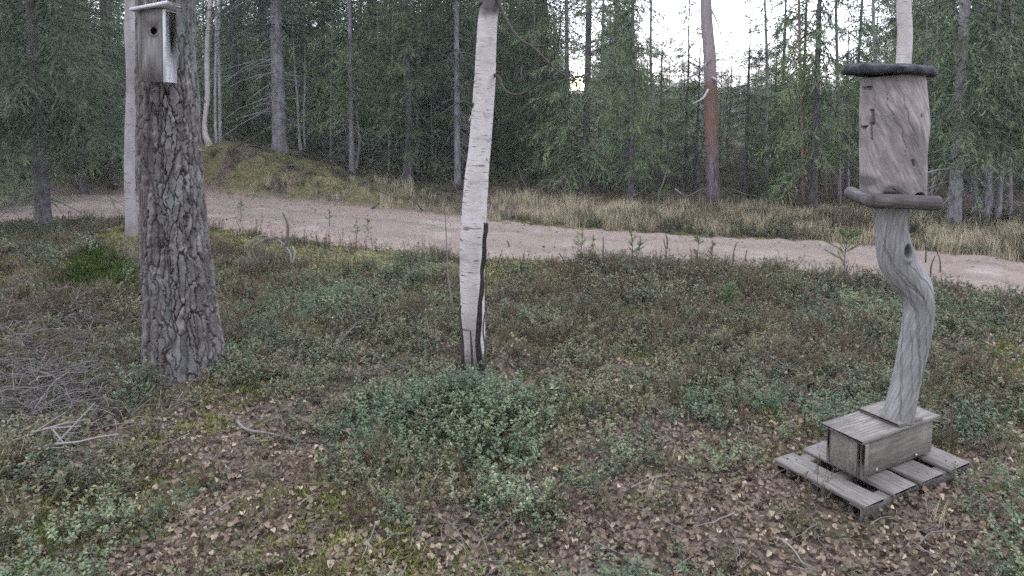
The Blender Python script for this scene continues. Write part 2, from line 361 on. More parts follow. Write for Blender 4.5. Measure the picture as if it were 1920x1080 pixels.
def m_wood(name, c0, c1, c2, tw=(1, 1, .06), scale=60, stain=.5, dark=(.05, .045, .042), objc=False, bd=.0025):
    t = NT(name, .8, .2)
    src = t.vec(None if objc else t.attr('tc', 'Vector'), tw, obj=objc)
    n1 = t.noise(src, scale, 5, .6); n2 = t.noise(t.vec(None if objc else t.attr('tc', 'Vector'), (1, 1, .5), obj=objc), 7, 5, .6)
    c = t.ramp(n1, [(.28, c0), (.5, c1), (.72, c2)])
    c = t.mix(t.math('MULTIPLY', t.ramp(n2, [(.42, (0, 0, 0)), (.64, (1, 1, 1))]), stain), c, tuple(x * .45 for x in c1))
    c = t.mix(t.attr('blk'), c, dark)
    c = t.mix(t.math('MULTIPLY', t.rand(), .25), c, tuple(x * .7 for x in c1))
    t.color(c); t.bump(n1, bd, .8); return t.m
M_LOG = m_wood('weathered_log', (.14, .115, .104), (.25, .215, .203), (.38, .342, .332), (1, 1, .2), 60, .7, bd=.003)
M_POST = m_wood('weathered_post', (.11, .104, .10), (.205, .197, .193), (.33, .32, .318), (1, 1, .09), 90, .6)
M_RIM = m_wood('rim_log', (.03, .027, .026), (.075, .068, .065), (.16, .148, .145), (1, 1, .10), 60, .6)
M_ROOF = m_wood('tarred_slab', (.014, .014, .016), (.03, .03, .034), (.075, .075, .085), (1, 1, 1), 22, .3, objc=True, bd=.008)
M_PLANK = m_wood('grey_plank', (.065, .056, .049), (.155, .138, .125), (.26, .24, .225), (.07, 1, 1), 90, .5, objc=True)
M_BOXP = m_wood('box_board', (.08, .07, .058), (.165, .147, .125), (.25, .228, .20), (.09, 1, 1), 60, .45, objc=True)
M_NEST = m_wood('nest_board', (.08, .072, .07), (.15, .138, .135), (.22, .205, .205), (1, 1, .08), 60, .35, objc=True)
M_NESTL = m_wood('nest_board_lit', (.34, .33, .33), (.50, .49, .50), (.64, .63, .64), (1, 1, .08), 60, .0, objc=True)  # pale copy of nest_board; light on the right side put into its colour
M_DARKIN = NT('dark_hollow', .9, .1); M_DARKIN.b.inputs['Base Color'].default_value = (.03, .025, .022, 1); M_DARKIN = M_DARKIN.m
M_STEEL = NT('screw_steel', .4, .5); M_STEEL.b.inputs['Base Color'].default_value = (.45, .44, .42, 1); M_STEEL.b.inputs['Metallic'].default_value = .7; M_STEEL = M_STEEL.m

# ------------------------------------------------------------------ terrain
near = [(-500, 400), (-200, 408), (0, 413), (140, 412), (260, 408), (400, 409), (520, 423), (640, 441), (760, 460), (860, 474), (1000, 482), (1150, 487), (1300, 493), (1500, 508), (1700, 525), (1920, 553), (2150, 588), (2500, 650)]
far = [(-500, 352), (-200, 358), (0, 362), (140, 363), (260, 366), (400, 373), (520, 381), (640, 392), (760, 402), (860, 411), (1000, 422), (1150, 432), (1300, 441), (1500, 450), (1700, 465), (1920, 492), (2150, 520), (2500, 570)]
NE = spline([PZ(u, v, 0)[:2] for u, v in near], 220); FE = spline([PZ(u, v, 0)[:2] for u, v in far], 220)
CL = (NE + FE) / 2; HW = np.linalg.norm(NE - FE, axis=1) / 2
def road_d(x, y):
    """distance outside the road's edge (negative inside)"""
    sh = np.shape(x); x = np.ravel(x); y = np.ravel(y); out = np.full(len(x), 1e3)
    sel = np.where((np.abs(x) < 40) & (y > 0) & (y < 40))[0]
    for k in range(0, len(sel), 20000):
        q = sel[k:k + 20000]
        d = np.hypot(x[q][:, None] - CL[None, :, 0], y[q][:, None] - CL[None, :, 1]) - HW[None, :]
        out[q] = d.min(1)
    return out.reshape(sh)
def bump(x, y, cx, cy, rx, ry, h): return h * np.exp(-(((x - cx) / rx) ** 2 + ((y - cy) / ry) ** 2))
g0 = lambda u, v: PZ(u, v, 0)
PINE = g0(345, 690); BIR = g0(888, 682); CLP = g0(850, 800)
def hgt(x, y):
    x = np.asarray(x, float); y = np.asarray(y, float)
    rd = road_d(x, y)
    h = (fbm(x * .35, y * .35, 3) - .5) * .22 + (fbm(x * 1.3, y * 1.3, 9) - .5) * .20 + (fbm(x * 4, y * 4, 15, 3) - .5) * .09
    h += bump(x, y, -7.2, 17.6, 3.9, 3.3, 1.02) + bump(x, y, -14, 20, 5, 4, .6)
    h += bump(x, y, 1.5, 14.0, 6, 1.1, .10) + bump(x, y, 8.5, 11.9, 3.0, .7, .12)
    h += bump(x, y, PINE[0], PINE[1], .8, .7, .12) + bump(x, y, BIR[0], BIR[1], .45, .4, .10) + bump(x, y, CLP[0], CLP[1] + .1, .40, .30, .13)
    q = g0(170, 550); h += bump(x, y, q[0], q[1] + .12, .34, .22, .34) - bump(x, y, q[0] + .05, q[1] - .28, .3, .16, .12)
    q = g0(238, 470); h += bump(x, y, q[0], q[1] + .25, .42, .35, .28)
    h += bump(x, y, -5.5, 8.5, 2.5, 1.4, .12)
    k = np.clip(rd / .9, 0, 1); k = k * k * (3 - 2 * k)
    far_ = sstep(60, 300, np.hypot(x, y)) * (fbm(x * .01, y * .01, 31, 3) * 4)
    return h * k + far_ - .03 * (1 - k)
def G(u, v):
    """point where the pixel's ray meets the terrain"""
    d = ray(u, v); t0 = 1.2
    ts = np.concatenate([np.arange(1.5, 30, .03), np.arange(30, 200, .3)])
    P = np.array([0, 0, CAM_H]) + ts[:, None] * d
    hh = hgt(P[:, 0], P[:, 1]); i = np.argmax(P[:, 2] < hh)
    if P[i, 2] >= hh[i]: return PZ(u, v, 0)
    return np.array([P[i, 0], P[i, 1], hh[i]])
def Zg(x, y): return float(hgt(np.array([x]), np.array([y]))[0])

def axis(a, b, step, lo, hi):
    c = list(np.arange(a, b, step)); s = step; x = b
    while x < hi: c.append(x); s *= 1.18; x += s
    s = step; x = a - step
    while x > lo: c.insert(0, x); s *= 1.18; x -= s
    return np.array([lo] + c + [hi]) if c[0] > lo else np.array(c + [hi])
ax = axis(-9, 9, .075, -900, 900); ay = axis(1.2, 16, .075, -500, 1200)
X, Y = np.meshgrid(ax, ay); Z = hgt(X, Y); RD = road_d(X, Y)
n, m = X.shape
V = np.stack([X, Y, Z], -1).reshape(-1, 3)
i = np.arange(n - 1)[:, None] * m; j = np.arange(m - 1)[None, :]
Q = np.stack([i + j, i + j + 1, i + m + j + 1, i + m + j], -1).reshape(-1, 4)
def yel_mask(x, y):
    rd = road_d(x, y)
    z = fbm(x * 1.6, y * 1.6, 41)
    q = g0(238, 465)
    a = 1.5 * sstep(.02, .15, rd) * sstep(1.9, .9, rd) * sstep(-5.5, -4.2, x) * sstep(1.2, -.2, x) * (y < 12.0)
    b = 1.5 * sstep(.0, .3, rd) * sstep(4.0, 1.6, rd) * (y > 12.0) * sstep(-1.5, -4.0, x)
    c = np.exp(-(((x - q[0]) / .55) ** 2 + ((y - q[1] - .2) / .5) ** 2)) * 1.6
    d = sstep(.2, .5, rd) * sstep(1.6, .6, rd) * (x > 5.5) * (y > 9)
    return np.clip(np.maximum(np.maximum.reduce([b, c, d * .8]) * sstep(.34, .56, z) * 1.2, a * sstep(.26, .46, z)), 0, 1)
yel = yel_mask(X, Y)
pink = np.clip(sstep(14, 18, Y) * sstep(.5, .65, fbm(X * .2, Y * .2, 77)) * (X > 0), 0, 1) * .8
sand = sstep(.35, .0, RD) * .9
me = mesh('ground', V, Q, {'yel': yel.ravel(), 'pink': pink.ravel(), 'sand': sand.ravel()}, True)
tag(obj('ground', me, M_GROUND), 'forest floor of brown litter, moss and low shrubs', kind='structure')
# road sheet
nr = 31; nl = 900
NE2 = spline(NE, nl); FE2 = spline(FE, nl); tt = np.linspace(0, 1, nr)[None, :, None]
arc = np.concatenate([[0], np.cumsum(np.linalg.norm(np.diff((NE2 + FE2) / 2, axis=0), axis=1))])
ez = (FE2 - NE2) / np.linalg.norm(FE2 - NE2, axis=1)[:, None]
NE3 = NE2 + ez * ((fbm(arc * 2.2, arc * 0, 51, 4) - .55) * .85)[:, None]; FE3 = FE2 + ez * ((fbm(arc * 2.2, arc * 0, 57, 4) - .45) * .85)[:, None]
RP = NE3[:, None, :] * (1 - tt) + FE3[:, None, :] * tt
T = np.repeat(tt[..., 0], nl, 0)
rut = -.035 * (np.exp(-((T - .27) / .09) ** 2) + np.exp(-((T - .73) / .09) ** 2)) + .02 * np.exp(-((T - .5) / .12) ** 2)
edge = np.minimum(T, 1 - T)
rz = hgt(RP[..., 0], RP[..., 1]) - .03 + sstep(0, .10, edge) * (.065 + rut * .8) + (fbm(RP[..., 0] * 5, RP[..., 1] * 5, 61, 3) - .5) * .03 * sstep(0, .1, edge)
V = np.concatenate([RP, rz[..., None]], -1).reshape(-1, 3)
i = np.arange(nl - 1)[:, None] * nr; j = np.arange(nr - 1)[None, :]
Q = np.stack([i + j, i + nr + j, i + nr + j + 1, i + j + 1], -1).reshape(-1, 4)
rc = np.stack([np.repeat(arc[:, None], nr, 1), T * 2.4, T * 0], -1).reshape(-1, 3)
me = mesh('dirt_road', V, Q[:, ::-1], {'rc': rc, 'rut': (np.exp(-((T - .29) / .07) ** 2) + np.exp(-((T - .70) / .08) ** 2)).ravel() * .8, 'cen': (np.exp(-((T - .5) / .1) ** 2) * .5).ravel()}, True)
tag(obj('dirt_road', me, M_ROAD), 'narrow dirt track of pale pinkish sand crossing the forest', kind='structure')

# ------------------------------------------------------------------ spruces
def sliver_mesh(C, D, L, Wd, rnd, mb):
    """triangles: centre-base C, direction D, length, width"""
    N = len(C); S_ = rng.normal(size=(N, 3)); S_ = np.cross(D, S_); S_ /= np.linalg.norm(S_, axis=1)[:, None] + 1e-9
    V = np.stack([C - S_ * Wd[:, None] / 2, C + S_ * Wd[:, None] / 2, C + D * L[:, None]], 1).reshape(-1, 3)
    mb.add(V, np.arange(3 * N).reshape(-1, 3), rnd=np.repeat(rnd, 3))
def norm(v): return v / (np.linalg.norm(v, axis=-1)[..., None] + 1e-9)
def spruce_mesh(H, z0, Rm, nb, seed, dens=1.0, size=1.0, low_detail=False, hang=.6, droop=.35, top_coarse=6.5, low_bias=1.5):
    """returns crown mesh and trunk mesh; base trunk radius 1 % of height roughly"""
    global rng
    old = rng; rng = np.random.default_rng(seed)
    crown = MB(); wood = MB()
    zs = np.sort(z0 + (H - z0) * rng.random(nb) ** low_bias)
    r0 = .0062 * H + .018
    for z in zs:
        fr = (H - z) / (H - z0 + 1e-6)
        L = Rm * min(1, fr * 1.6 + .05) ** .8 * rng.uniform(.65, 1.15)
        if L < .12: L = .12
        a = rng.uniform(0, 2 * np.pi); o = np.array([math.cos(a), math.sin(a), 0]); lat = np.array([-o[1], o[0], 0])
        e = rng.uniform(-.30, .05) * droop / .35 + (.45 * (1 - fr) ** 2)
        def path(t): return np.array([0, 0, z]) + L * (t[:, None] * o + (e * t - droop * t ** 2 + .30 * t ** 3)[:, None] * np.array([0, 0, 1]))
        coarse = z > top_coarse
        k = (2.0 if coarse else 1.0) * size
        if not low_detail:
            tt_ = np.linspace(0, 1, 5); vv_, ff_, _t = tube_data(path(tt_), np.linspace(.008 + .004 * L, .002, 5), 3, cap=False); crown.add(vv_, ff_, rnd=.1)
        nt_ = max(3, int(L * (16 if not coarse else 7) * dens / size))
        t = np.sort(rng.random(nt_) ** .8 * .93 + .07)
        B = path(t); sd_ = rng.choice([-1, 1], nt_)
        lt = (.16 + .38 * L * (1 - t) * .8) * rng.uniform(.5, 1.1, nt_)
        lt = np.minimum(lt, .75)
        d = norm(o * rng.uniform(.2, .9, (nt_, 1)) + lat * (sd_ * rng.uniform(.3, 1.0, nt_))[:, None] - np.array([0, 0, 1]) * rng.uniform(.0, 1.0, (nt_, 1)) * hang * 1.6)
        ns = np.maximum(2, (lt * (34 if not low_detail else 8) / k * dens).astype(int))
        idx = np.repeat(np.arange(nt_), ns); N = len(idx); s = rng.random(N)
        C = B[idx] + d[idx] * (s * lt[idx])[:, None] - np.array([0, 0, 1]) * (s ** 2 * lt[idx] * .35)[:, None]
        D = norm(d[idx] + rng.normal(size=(N, 3)) * .38 - np.array([0, 0, .25]))
        br = rng.random() * .5
        rnd = np.clip(br + .25 * rng.random(nt_)[idx] + .25 * s, 0, 1)
        sliver_mesh(C, D, rng.uniform(.06, .13, N) * k, rng.uniform(.010, .020, N) * k, rnd, crown)
        m_ = max(2, int(L * 40 * dens / k)); t = rng.random(m_); C = path(t); D = norm(o + rng.normal(size=(m_, 3)) * .6)
        sliver_mesh(C, D, rng.uniform(.05, .1, m_) * k, rng.uniform(.010, .018, m_) * k, np.full(m_, br + .3), crown)
    # trunk
    zz = np.linspace(-.15, H, 14 if not low_detail else 6); rr = r0 * (1 - zz / H * .97) ** .9 if True else 0
    rr = r0 * np.clip(1 - zz / (H * 1.01), .02, 1) ** .9; rr[0] *= 1.5
    rr[1] *= 1.02
    wob = rng.normal(size=(len(zz), 2)) * .012; P = np.concatenate([np.cumsum(wob, 0), zz[:, None]], 1); P[0, :2] = 0
    if low_detail:
        vv_, ff_, _t = tube_data(P, rr, 4, cap=False); crown.add(vv_, ff_, rnd=0.0)
    else:
        extra = np.array([[0, 0, .12], [0, 0, .35]]); 
        P = np.concatenate([P[:1], extra, P[2:]]); rr = np.concatenate([[r0 * 1.75], [r0 * 1.22, r0 * 1.08], rr[2:]])
        addtube(wood, P, rr, 12, rnd=.5)
        # dead lower twigs
        for _ in range(int(16 + 7 * z0 * 3)):
            z = rng.uniform(.5, max(z0 + 1.2, 1.8)); a = rng.uniform(0, 2 * np.pi); o = np.array([math.cos(a), math.sin(a), rng.uniform(-.5, .15)])
            L = rng.uniform(.25, 1.3) * min(1, Rm / 1.5); t = np.linspace(0, 1, 5); p = np.array([0, 0, z]) + L * (t[:, None] * o) - np.array([0, 0, .25]) * (L * t ** 2)[:, None] + rng.normal(size=(5, 3)) * .02 * t[:, None]
            addtube(wood, p, np.linspace(.011, .003, 5), 3, rnd=rng.random(), cap=False)
            for q in range(rng.integers(1, 5)):
                s0 = p[rng.integers(1, 4)]; dd = o * .5 + rng.normal(size=3) * .5; l2 = L * rng.uniform(.15, .4); t2 = np.linspace(0, 1, 3)
                addtube(wood, s0 + t2[:, None] * dd * l2 - np.array([0, 0, .2]) * (l2 * t2 ** 2)[:, None], [.005, .004, .002], 3, rnd=rng.random(), cap=False)
    rng = old
    return crown.mesh('crown'), (None if low_detail else wood.mesh('trunk', True)), r0
VAR = {}
def variant(k, *a, **kw):
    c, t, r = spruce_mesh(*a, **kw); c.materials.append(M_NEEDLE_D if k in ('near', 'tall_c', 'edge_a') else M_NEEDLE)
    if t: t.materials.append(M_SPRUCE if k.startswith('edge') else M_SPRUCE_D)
    VAR[k] = (c, t, r, a[0])
variant('edge_a', 17, 2.6, 2.0, 210, 1, dens=.7, droop=.5)
variant('edge_b', 15, 1.7, 1.6, 220, 2, dens=.7, hang=.8, droop=.55)
variant('tall_a', 17, .9, 1.9, 230, 11, dens=.85, droop=.5)
variant('tall_b', 15, .6, 1.7, 230, 12, dens=.85, hang=.8, droop=.5)
variant('tall_c', 16, 1.5, 1.6, 210, 3, dens=.85, hang=.9, droop=.6)
variant('bushy_a', 8, .3, 1.35, 150, 4, dens=1.0, hang=.5, low_bias=1.1)
variant('bushy_b', 6.5, .2, 1.15, 130, 5, dens=1.05, hang=.4, low_bias=1.1)
variant('slim_a', 9, .9, .95, 170, 6, dens=1.25, hang=.9, droop=.6, low_bias=1.1)
variant('slim_b', 5.2, .8, .55, 85, 7, dens=1.0, hang=.9, droop=.5, low_bias=1.0)
variant('near', 13, 1.75, 2.0, 250, 8, dens=.95, size=.8, hang=.8, droop=.5, top_coarse=5.0, low_bias=1.7)
variant('sapling', 1.6, .1, .5, 34, 9, dens=1.3, size=.55, hang=.1, droop=.1)

def tree(kind, x, y, label, group=None, diam=None, sc=1.0, rot=None, lean=(0, 0), name='spruce_tree', cat='spruce tree', trunk_mat=None, cz=1.0):
    c, t, r, H = VAR[kind]
    root = empty(name, (x, y, Zg(x, y)), label, cat, group)
    root.rotation_euler = (lean[1], lean[0], random.uniform(0, 6.28) if rot is None else rot)
    ts = (diam / 2 / r) if diam else sc
    tr = obj('trunk', t, None, root); tr.scale = (ts, ts, sc)
    co = obj('crown', c, None, root); co.scale = (sc, sc, sc * cz)
    return root
def base(u, v): return G(u, v)
def tree_px(kind, u, v, wpx, label, **k):
    p = base(u, v); d = wpx * depth(p) / F if wpx else None
    return tree(kind, p[0], p[1], label, diam=d, **k)

PLACED = []; FILL = []
def tp(kind, u, v, w, label, **k):
    o = tree_px(kind, u, v, w, label, **k); PLACED.append((o.location.x, o.location.y)); return o
tp('near', 82, 428, 25, 'dark spruce on the near side of the dirt road, left of the white birch', sc=.95, rot=.6)
tp('edge_a', 525, 285, 25, 'spruce with thick pale grey trunk bare to the frame top, standing on the mossy mound', rot=1.0, sc=1.15)
tp('edge_b', 660, 322, 10, 'spruce with thin straight pale trunk at the foot of the mound', rot=2.0, sc=.9)
tp('bushy_a', 765, 345, 19, 'spruce with low grey twiggy boughs round its base, right of the mound', rot=.4, sc=.95)
tp('edge_a', 858, 352, 12, 'spruce with slim bare trunk just left of the white crooked birch', rot=3.1, sc=.9)
tp('edge_b', 1063, 352, 10, 'spruce with slender pale trunk and long crooked dead branches, left of the setting sun', rot=.39, sc=.8)
tp('tall_b', 1097, 367, 15, 'dark spruce whose boughs the setting sun shines through', rot=2.75, sc=.95)
tp('slim_a', 1183, 377, 12, 'narrow dark spruce with drooping tapered top against white sky', rot=1.7, sc=.78)
tp('bushy_b', 1236, 368, 8, 'bushy green young spruce between the narrow dark spruce and the pine', rot=2.2, sc=.62)
tp('slim_b', 1303, 364, 7, 'small thin spruce with pointed top just left of the orange pine', rot=.2, sc=.82)
tp('bushy_b', 1398, 372, 8, 'bright green bushy spruce just right of the orange pine', rot=5.2, sc=.70)
tp('slim_a', 1500, 378, 9, 'bushy spruce behind the thin reddish dead stem', rot=2.9, sc=.72)
tp('slim_a', 1524, 390, 13, 'tall spruce with drooping grey boughs right of the reddish dead stem', rot=3.6, sc=1.1)
tp('bushy_a', 1450, 352, 8, 'green spruce with ragged top between the pine and the dead stem', rot=.8, sc=.5)
tp('slim_b', 1586, 372, 7, 'lean young spruce left of the hollow log feeder', rot=2.6, sc=.85)
tp('bushy_b', 1625, 352, 8, 'dark bushy spruce half hidden behind the hollow log feeder', rot=2.6, sc=.6)
tp('edge_b', 1788, 428, 22, 'big spruce with dark trunk right of the feeder, boughs hanging above the road bank', rot=.3, sc=.95)
tp('edge_b', 1848, 422, 11, 'spruce with pale slim trunk, nearer of the pair right of the big dark spruce', rot=1.3, sc=.85)
tp('edge_b', 1870, 420, 11, 'spruce with pale slim trunk at the far right of the pair beside the road bank', rot=2.3, sc=.9)
tp('slim_a', 1462, 352, 8, 'tall narrow spruce with ragged boughs, between green bushy spruce and reddish dead stem', sc=0.85)
tp('slim_a', 1600, 360, 8, 'narrow spruce with hanging boughs close left of the feeder roof', sc=0.95)
tp('slim_a', 1285, 352, 7, 'small dark spruce behind the thin pointed one beside the orange pine', sc=0.62)
tp('sapling', 463, 262, None, 'low wide spruce sapling with yellow green boughs on top of the mound', sc=.8, cat='spruce sapling', name='spruce_sapling')
tp('sapling', 1130, 372, None, 'small green spruce sapling under the sunlit spruce at the wood edge', sc=.45, cat='spruce sapling', name='spruce_sapling')
tp('bushy_b', 985, 345, 8, 'green spruce just right of the white crooked birch trunk', rot=2.0, sc=.75)

# wood behind: individuals from the second row to about 60 m
GR = 'spruces of the wood behind the dirt road'
def in_gap(u, y): return 1195 < u < 1660
tries = 0; cnt = 0; fill = []
r2 = np.random.default_rng(77)
while cnt < 215 and tries < 20000:
    tries += 1
    y = 15.5 + 48 * r2.random() ** 1.15; x = (r2.random() * 2 - 1) * (y * .80 + 2)
    u = 960 + F * x / (y * cp + .5)
    if -9.5 < x < -5 and y < 19: continue
    gap = 1190 < u < 1660
    if abs(u - 1085) < 20 + 2000 / y: continue
    if gap and (y < 19 or r2.random() < .15): continue
    if any((x - a) ** 2 + (y - b) ** 2 < (1.7 if y < 30 else 2.3) ** 2 for a, b in PLACED): continue
    if not gap and y > 40 and r2.random() < .4: continue
    PLACED.append((x, y)); cnt += 1
    if gap:
        hmax = 2.0 + y * r2.uniform(.015, .07)
        if r2.random() < .04: hmax = y * .2
        k = ['bushy_a', 'bushy_b', 'bushy_b', 'slim_b'][r2.integers(4)]; sc = max(.35, (hmax + 1.0) / VAR[k][3])
    else:
        k = ['tall_a', 'tall_b', 'tall_c', 'tall_b', 'bushy_a', 'slim_a', 'tall_c', 'bushy_b'][r2.integers(8)]; sc = r2.uniform(.75, 1.15)
    FILL.append((tree(k, x, y, None, sc=sc), u, y, 'low spruce' if gap else 'tall spruce' if k.startswith('tall') else 'young spruce'))
for (u, yy, k, s_) in ((455, 24, 'tall_b', .9), (500, 23.5, 'tall_a', 1.0), (585, 22, 'bushy_a', 1.2), (610, 19.5, 'slim_a', 1.0), (700, 19, 'tall_b', .85), (735, 21, 'bushy_a', 1.1), (815, 18.5, 'slim_a', .95), (845, 21, 'bushy_a', 1.1), (915, 19, 'tall_b', .8), (960, 21, 'bushy_a', 1.2), (1015, 18.5, 'bushy_a', .95), (1025, 21, 'tall_b', .9), (1150, 19.5, 'bushy_a', .95), (1160, 17.5, 'slim_b', .9), (1740, 19, 'bushy_a', 1.1), (1825, 20, 'tall_b', .9), (1900, 16.5, 'bushy_a', 1.1)):
    x_ = (u - 960) / F * yy; PLACED.append((x_, yy)); FILL.append((tree(k, x_, yy, None, sc=s_), u, yy, 'spruce with full boughs' if k.startswith('bushy') or k.startswith('slim') else 'tall spruce'))
ORD = ['nearest', 'second nearest', 'third nearest', 'fourth nearest', 'fifth nearest', 'sixth nearest', 'seventh nearest', 'eighth nearest']
MARKS = [(-600, 'left frame edge'), (82, 'roadside spruce'), (246, 'slender white birch'), (320, 'plated pine'), (395, 'curved birch'), (525, 'thick grey spruce'), (660, 'thin straight spruce'), (765, 'twiggy spruce'), (888, 'crooked birch'), (1063, 'slender pale spruce'), (1183, 'narrow dark spruce'), (1335, 'orange pine'), (1505, 'reddish dead stem'), (1675, 'log feeder'), (1788, 'big dark spruce'), (1868, 'pale slim pair'), (2600, 'right frame edge')]
for (ua, na_), (ub, nb_) in zip(MARKS[:-1], MARKS[1:]):
    L_ = sorted([f for f in FILL if ua <= f[1] < ub], key=lambda f: f[2])
    for k, f in enumerate(L_):
        f[0]['label'] = '%s between %s and %s, %s' % (f[3], na_, nb_, ORD[k]) if k < 8 else 'spruce deep in the wood between %s and %s' % (na_, nb_)
        f[0]['group'] = 'spruces of the wood behind the track' if k < 8 else 'deep spruces between %s and %s' % (na_, nb_)
# left side second rows beside the near spruce, close to the road
for (u, v, k, s, lab) in ((-60, 395, 'tall_b', .9, 'spruce at the left frame edge with boughs reaching over the road'), (150, 352, 'bushy_a', .85, 'green bushy spruce across the road, between the near spruce and white birch'), (215, 345, 'tall_a', .8, 'tall spruce across the road just behind the slender white birch'), (30, 350, 'bushy_b', 1.0, 'low dense spruce across the road behind the near spruce trunk')):
    tp(k, u, v, None, lab, sc=s)

# far wood as one mass
def gn_scatter(name, P, rot, scl, idx, assets, label, cat=None):
    me = mesh(name, P, [], None) if False else bpy.data.meshes.new(name)
    me.vertices.add(len(P)); me.vertices.foreach_set('co', np.asarray(P, np.float32).ravel())
    a = me.attributes.new('rot', 'FLOAT_VECTOR', 'POINT'); a.data.foreach_set('vector', np.asarray(rot, np.float32).ravel())
    a = me.attributes.new('scl', 'FLOAT', 'POINT'); a.data.foreach_set('value', np.asarray(scl, np.float32))
    a = me.attributes.new('idx', 'INT', 'POINT'); a.data.foreach_set('value', np.asarray(idx, np.int32))
    o = bpy.data.objects.new(name, me); COL.objects.link(o)
    c = bpy.data.collections.new(name + '_sources')
    for k, (am, mat) in enumerate(assets):
        if mat and not am.materials: am.materials.append(mat)
        c.objects.link(bpy.data.objects.new('%s_source_%02d' % (name, k), am))
    g = bpy.data.node_groups.new(name, 'GeometryNodeTree')
    g.interface.new_socket('Geometry', in_out='INPUT', socket_type='NodeSocketGeometry'); g.interface.new_socket('Geometry', in_out='OUTPUT', socket_type='NodeSocketGeometry')
    N = g.nodes; gi = N.new('NodeGroupInput'); go = N.new('NodeGroupOutput'); ip = N.new('GeometryNodeInstanceOnPoints'); ci = N.new('GeometryNodeCollectionInfo')
    ci.inputs['Collection'].default_value = c; ci.inputs['Separate Children'].default_value = True; ci.inputs['Reset Children'].default_value = True
    def na(n_, t_):
        q = N.new('GeometryNodeInputNamedAttribute'); q.data_type = t_; q.inputs['Name'].default_value = n_
        return next(s_ for s_ in q.outputs if s_.enabled and s_.name == 'Attribute')
    er = N.new('FunctionNodeEulerToRotation'); L = g.links
    L.new(gi.outputs[0], ip.inputs['Points']); L.new(ci.outputs[0], ip.inputs['Instance']); ip.inputs['Pick Instance'].default_value = True
    L.new(na('idx', 'INT'), ip.inputs['Instance Index']); L.new(na('rot', 'FLOAT_VECTOR'), er.inputs[0]); L.new(er.outputs[0], ip.inputs['Rotation'])
    L.new(na('scl', 'FLOAT'), ip.inputs['Scale']); L.new(ip.outputs[0], go.inputs[0])
    mo = o.modifiers.new('scatter', 'NODES'); mo.node_group = g
    return tag(o, label, cat, None, 'stuff')
low = []
for k in range(4):
    c, _, _ = spruce_mesh(11 + k, 1.0, 1.5, 80, 40 + k, dens=1.5, size=2.4, low_detail=True, top_coarse=99)[:3]
    c.materials.append(M_NEEDLE_FAR); low.append((c, None))
N_ = 7500; y = 62 + 330 * r2.random(N_) ** .9; x = (r2.random(N_) * 2 - 1) * (y * .95 + 10)
u = 960 + F * x / (y * cp); gap = (u > 1185) & (u < 1670)
sc = np.where(gap, .55 + .25 * r2.random(N_), .9 + .6 * r2.random(N_)); sc = np.where(gap & (y < 160), np.minimum(sc, (1.8 + y * .028) / 12.0), sc)
sc = np.where(np.abs(u - 1085) < 12 + 2600 / y, np.minimum(sc, (1.2 + y * .018) / 13.0), sc); keep = r2.random(N_) < np.where(y < 150, 1, .8); x, y, sc = x[keep], y[keep], sc[keep]
gn_scatter('far_forest', np.stack([x, y, hgt(x, y) - .2], -1), np.stack([x * 0, x * 0, r2.random(len(x)) * 6.28], -1), sc, r2.integers(0, 4, len(x)), low, 'far spruce forest closing the horizon behind the open wood', 'forest')

# ------------------------------------------------------------------ stems placed from their foot, each standing at its own distance
def px_path(pts, Y0, n=None, ext=0.0, dY=0.0):
    """pts: (u, v, width) from the foot up -> positions and radii at distance Y0 (leaning dY over its length)"""
    out = []
    for k, (u, v, w) in enumerate(pts):
        Yk = Y0 + dY * k / max(1, len(pts) - 1); p = PY(u, v, Yk); out.append([*p, w / 2 * depth(p) / F])
    out = np.array(out)
    if ext:
        d = out[-1, :3] - out[-2, :3]; d /= np.linalg.norm(d); d = norm(d + np.array([0, 0, 1.5])); r = out[-1, 3]
        for q in (.33, .66, 1.0): out = np.concatenate([out, [[*(out[len(pts) - 1, :3] + d * ext * q), r * (1 - .8 * q)]]])
    if n: out = spline(out, n)
    return out[:, :3], np.maximum(out[:, 3], .0015)
def stem_tree(name, label, cat, pts, mat, ext=5.0, group=None, nseg=8, n=30, twigs=10, tl=.8, seed=0, tmat=None, sub=False):
    b = G(pts[0][0], pts[0][1]); P, r = px_path(pts, b[1], n, ext)
    P = np.concatenate([[P[0] - np.array([0, 0, .5])], P]); r = np.concatenate([[r[0] * 1.15], r])
    root = empty(name, b, label, cat, group)
    mb = MB(); V, Fs, tc = tube_data(P - b, r, nseg); mb.add(V, Fs, tc=tc, blk=np.zeros(len(V)), rnd=.5)
    obj('trunk', mb.mesh('trunk', True), mat, root)
    if twigs:
        q = np.random.default_rng(seed + 100); tw = MB()
        for _ in range(twigs):
            k = q.integers(int(len(P) * .15), len(P) - 1); a = q.uniform(0, 6.28); o = np.array([math.cos(a), math.sin(a), q.uniform(-.1, .9)]); L = tl * q.uniform(.3, 1.0)
            t = np.linspace(0, 1, 6); p = P[k] - b + L * t[:, None] * o + np.cumsum(q.normal(size=(6, 3)) * .035 * L, 0) * (t[:, None] > 0)
            addtube(tw, p, np.linspace(max(r[k] * .25, .004), .002, 6), 4, rnd=q.random(), cap=False)
            for _ in range(3):
                s0 = p[q.integers(1, 5)]; dd = norm(o + q.normal(size=3) * .7); addtube(tw, s0 + np.linspace(0, 1, 4)[:, None] * dd * L * q.uniform(.2, .5), [.004, .003, .002, .0015], 3, rnd=q.random(), cap=False)
        obj('branches', tw.mesh('branches'), tmat or M_TWIG, root)['kind'] = 'stuff'
    return root
stem_tree('birch_tree', 'slender rough white birch directly left of the thick plated pine', 'birch tree', [(248, 436, 25), (246, 400, 21), (243, 330, 19), (244, 250, 19), (247, 150, 19), (243, 60, 18), (243, 0, 17)], M_BIRCH2, nseg=14, n=40, twigs=8, seed=1)
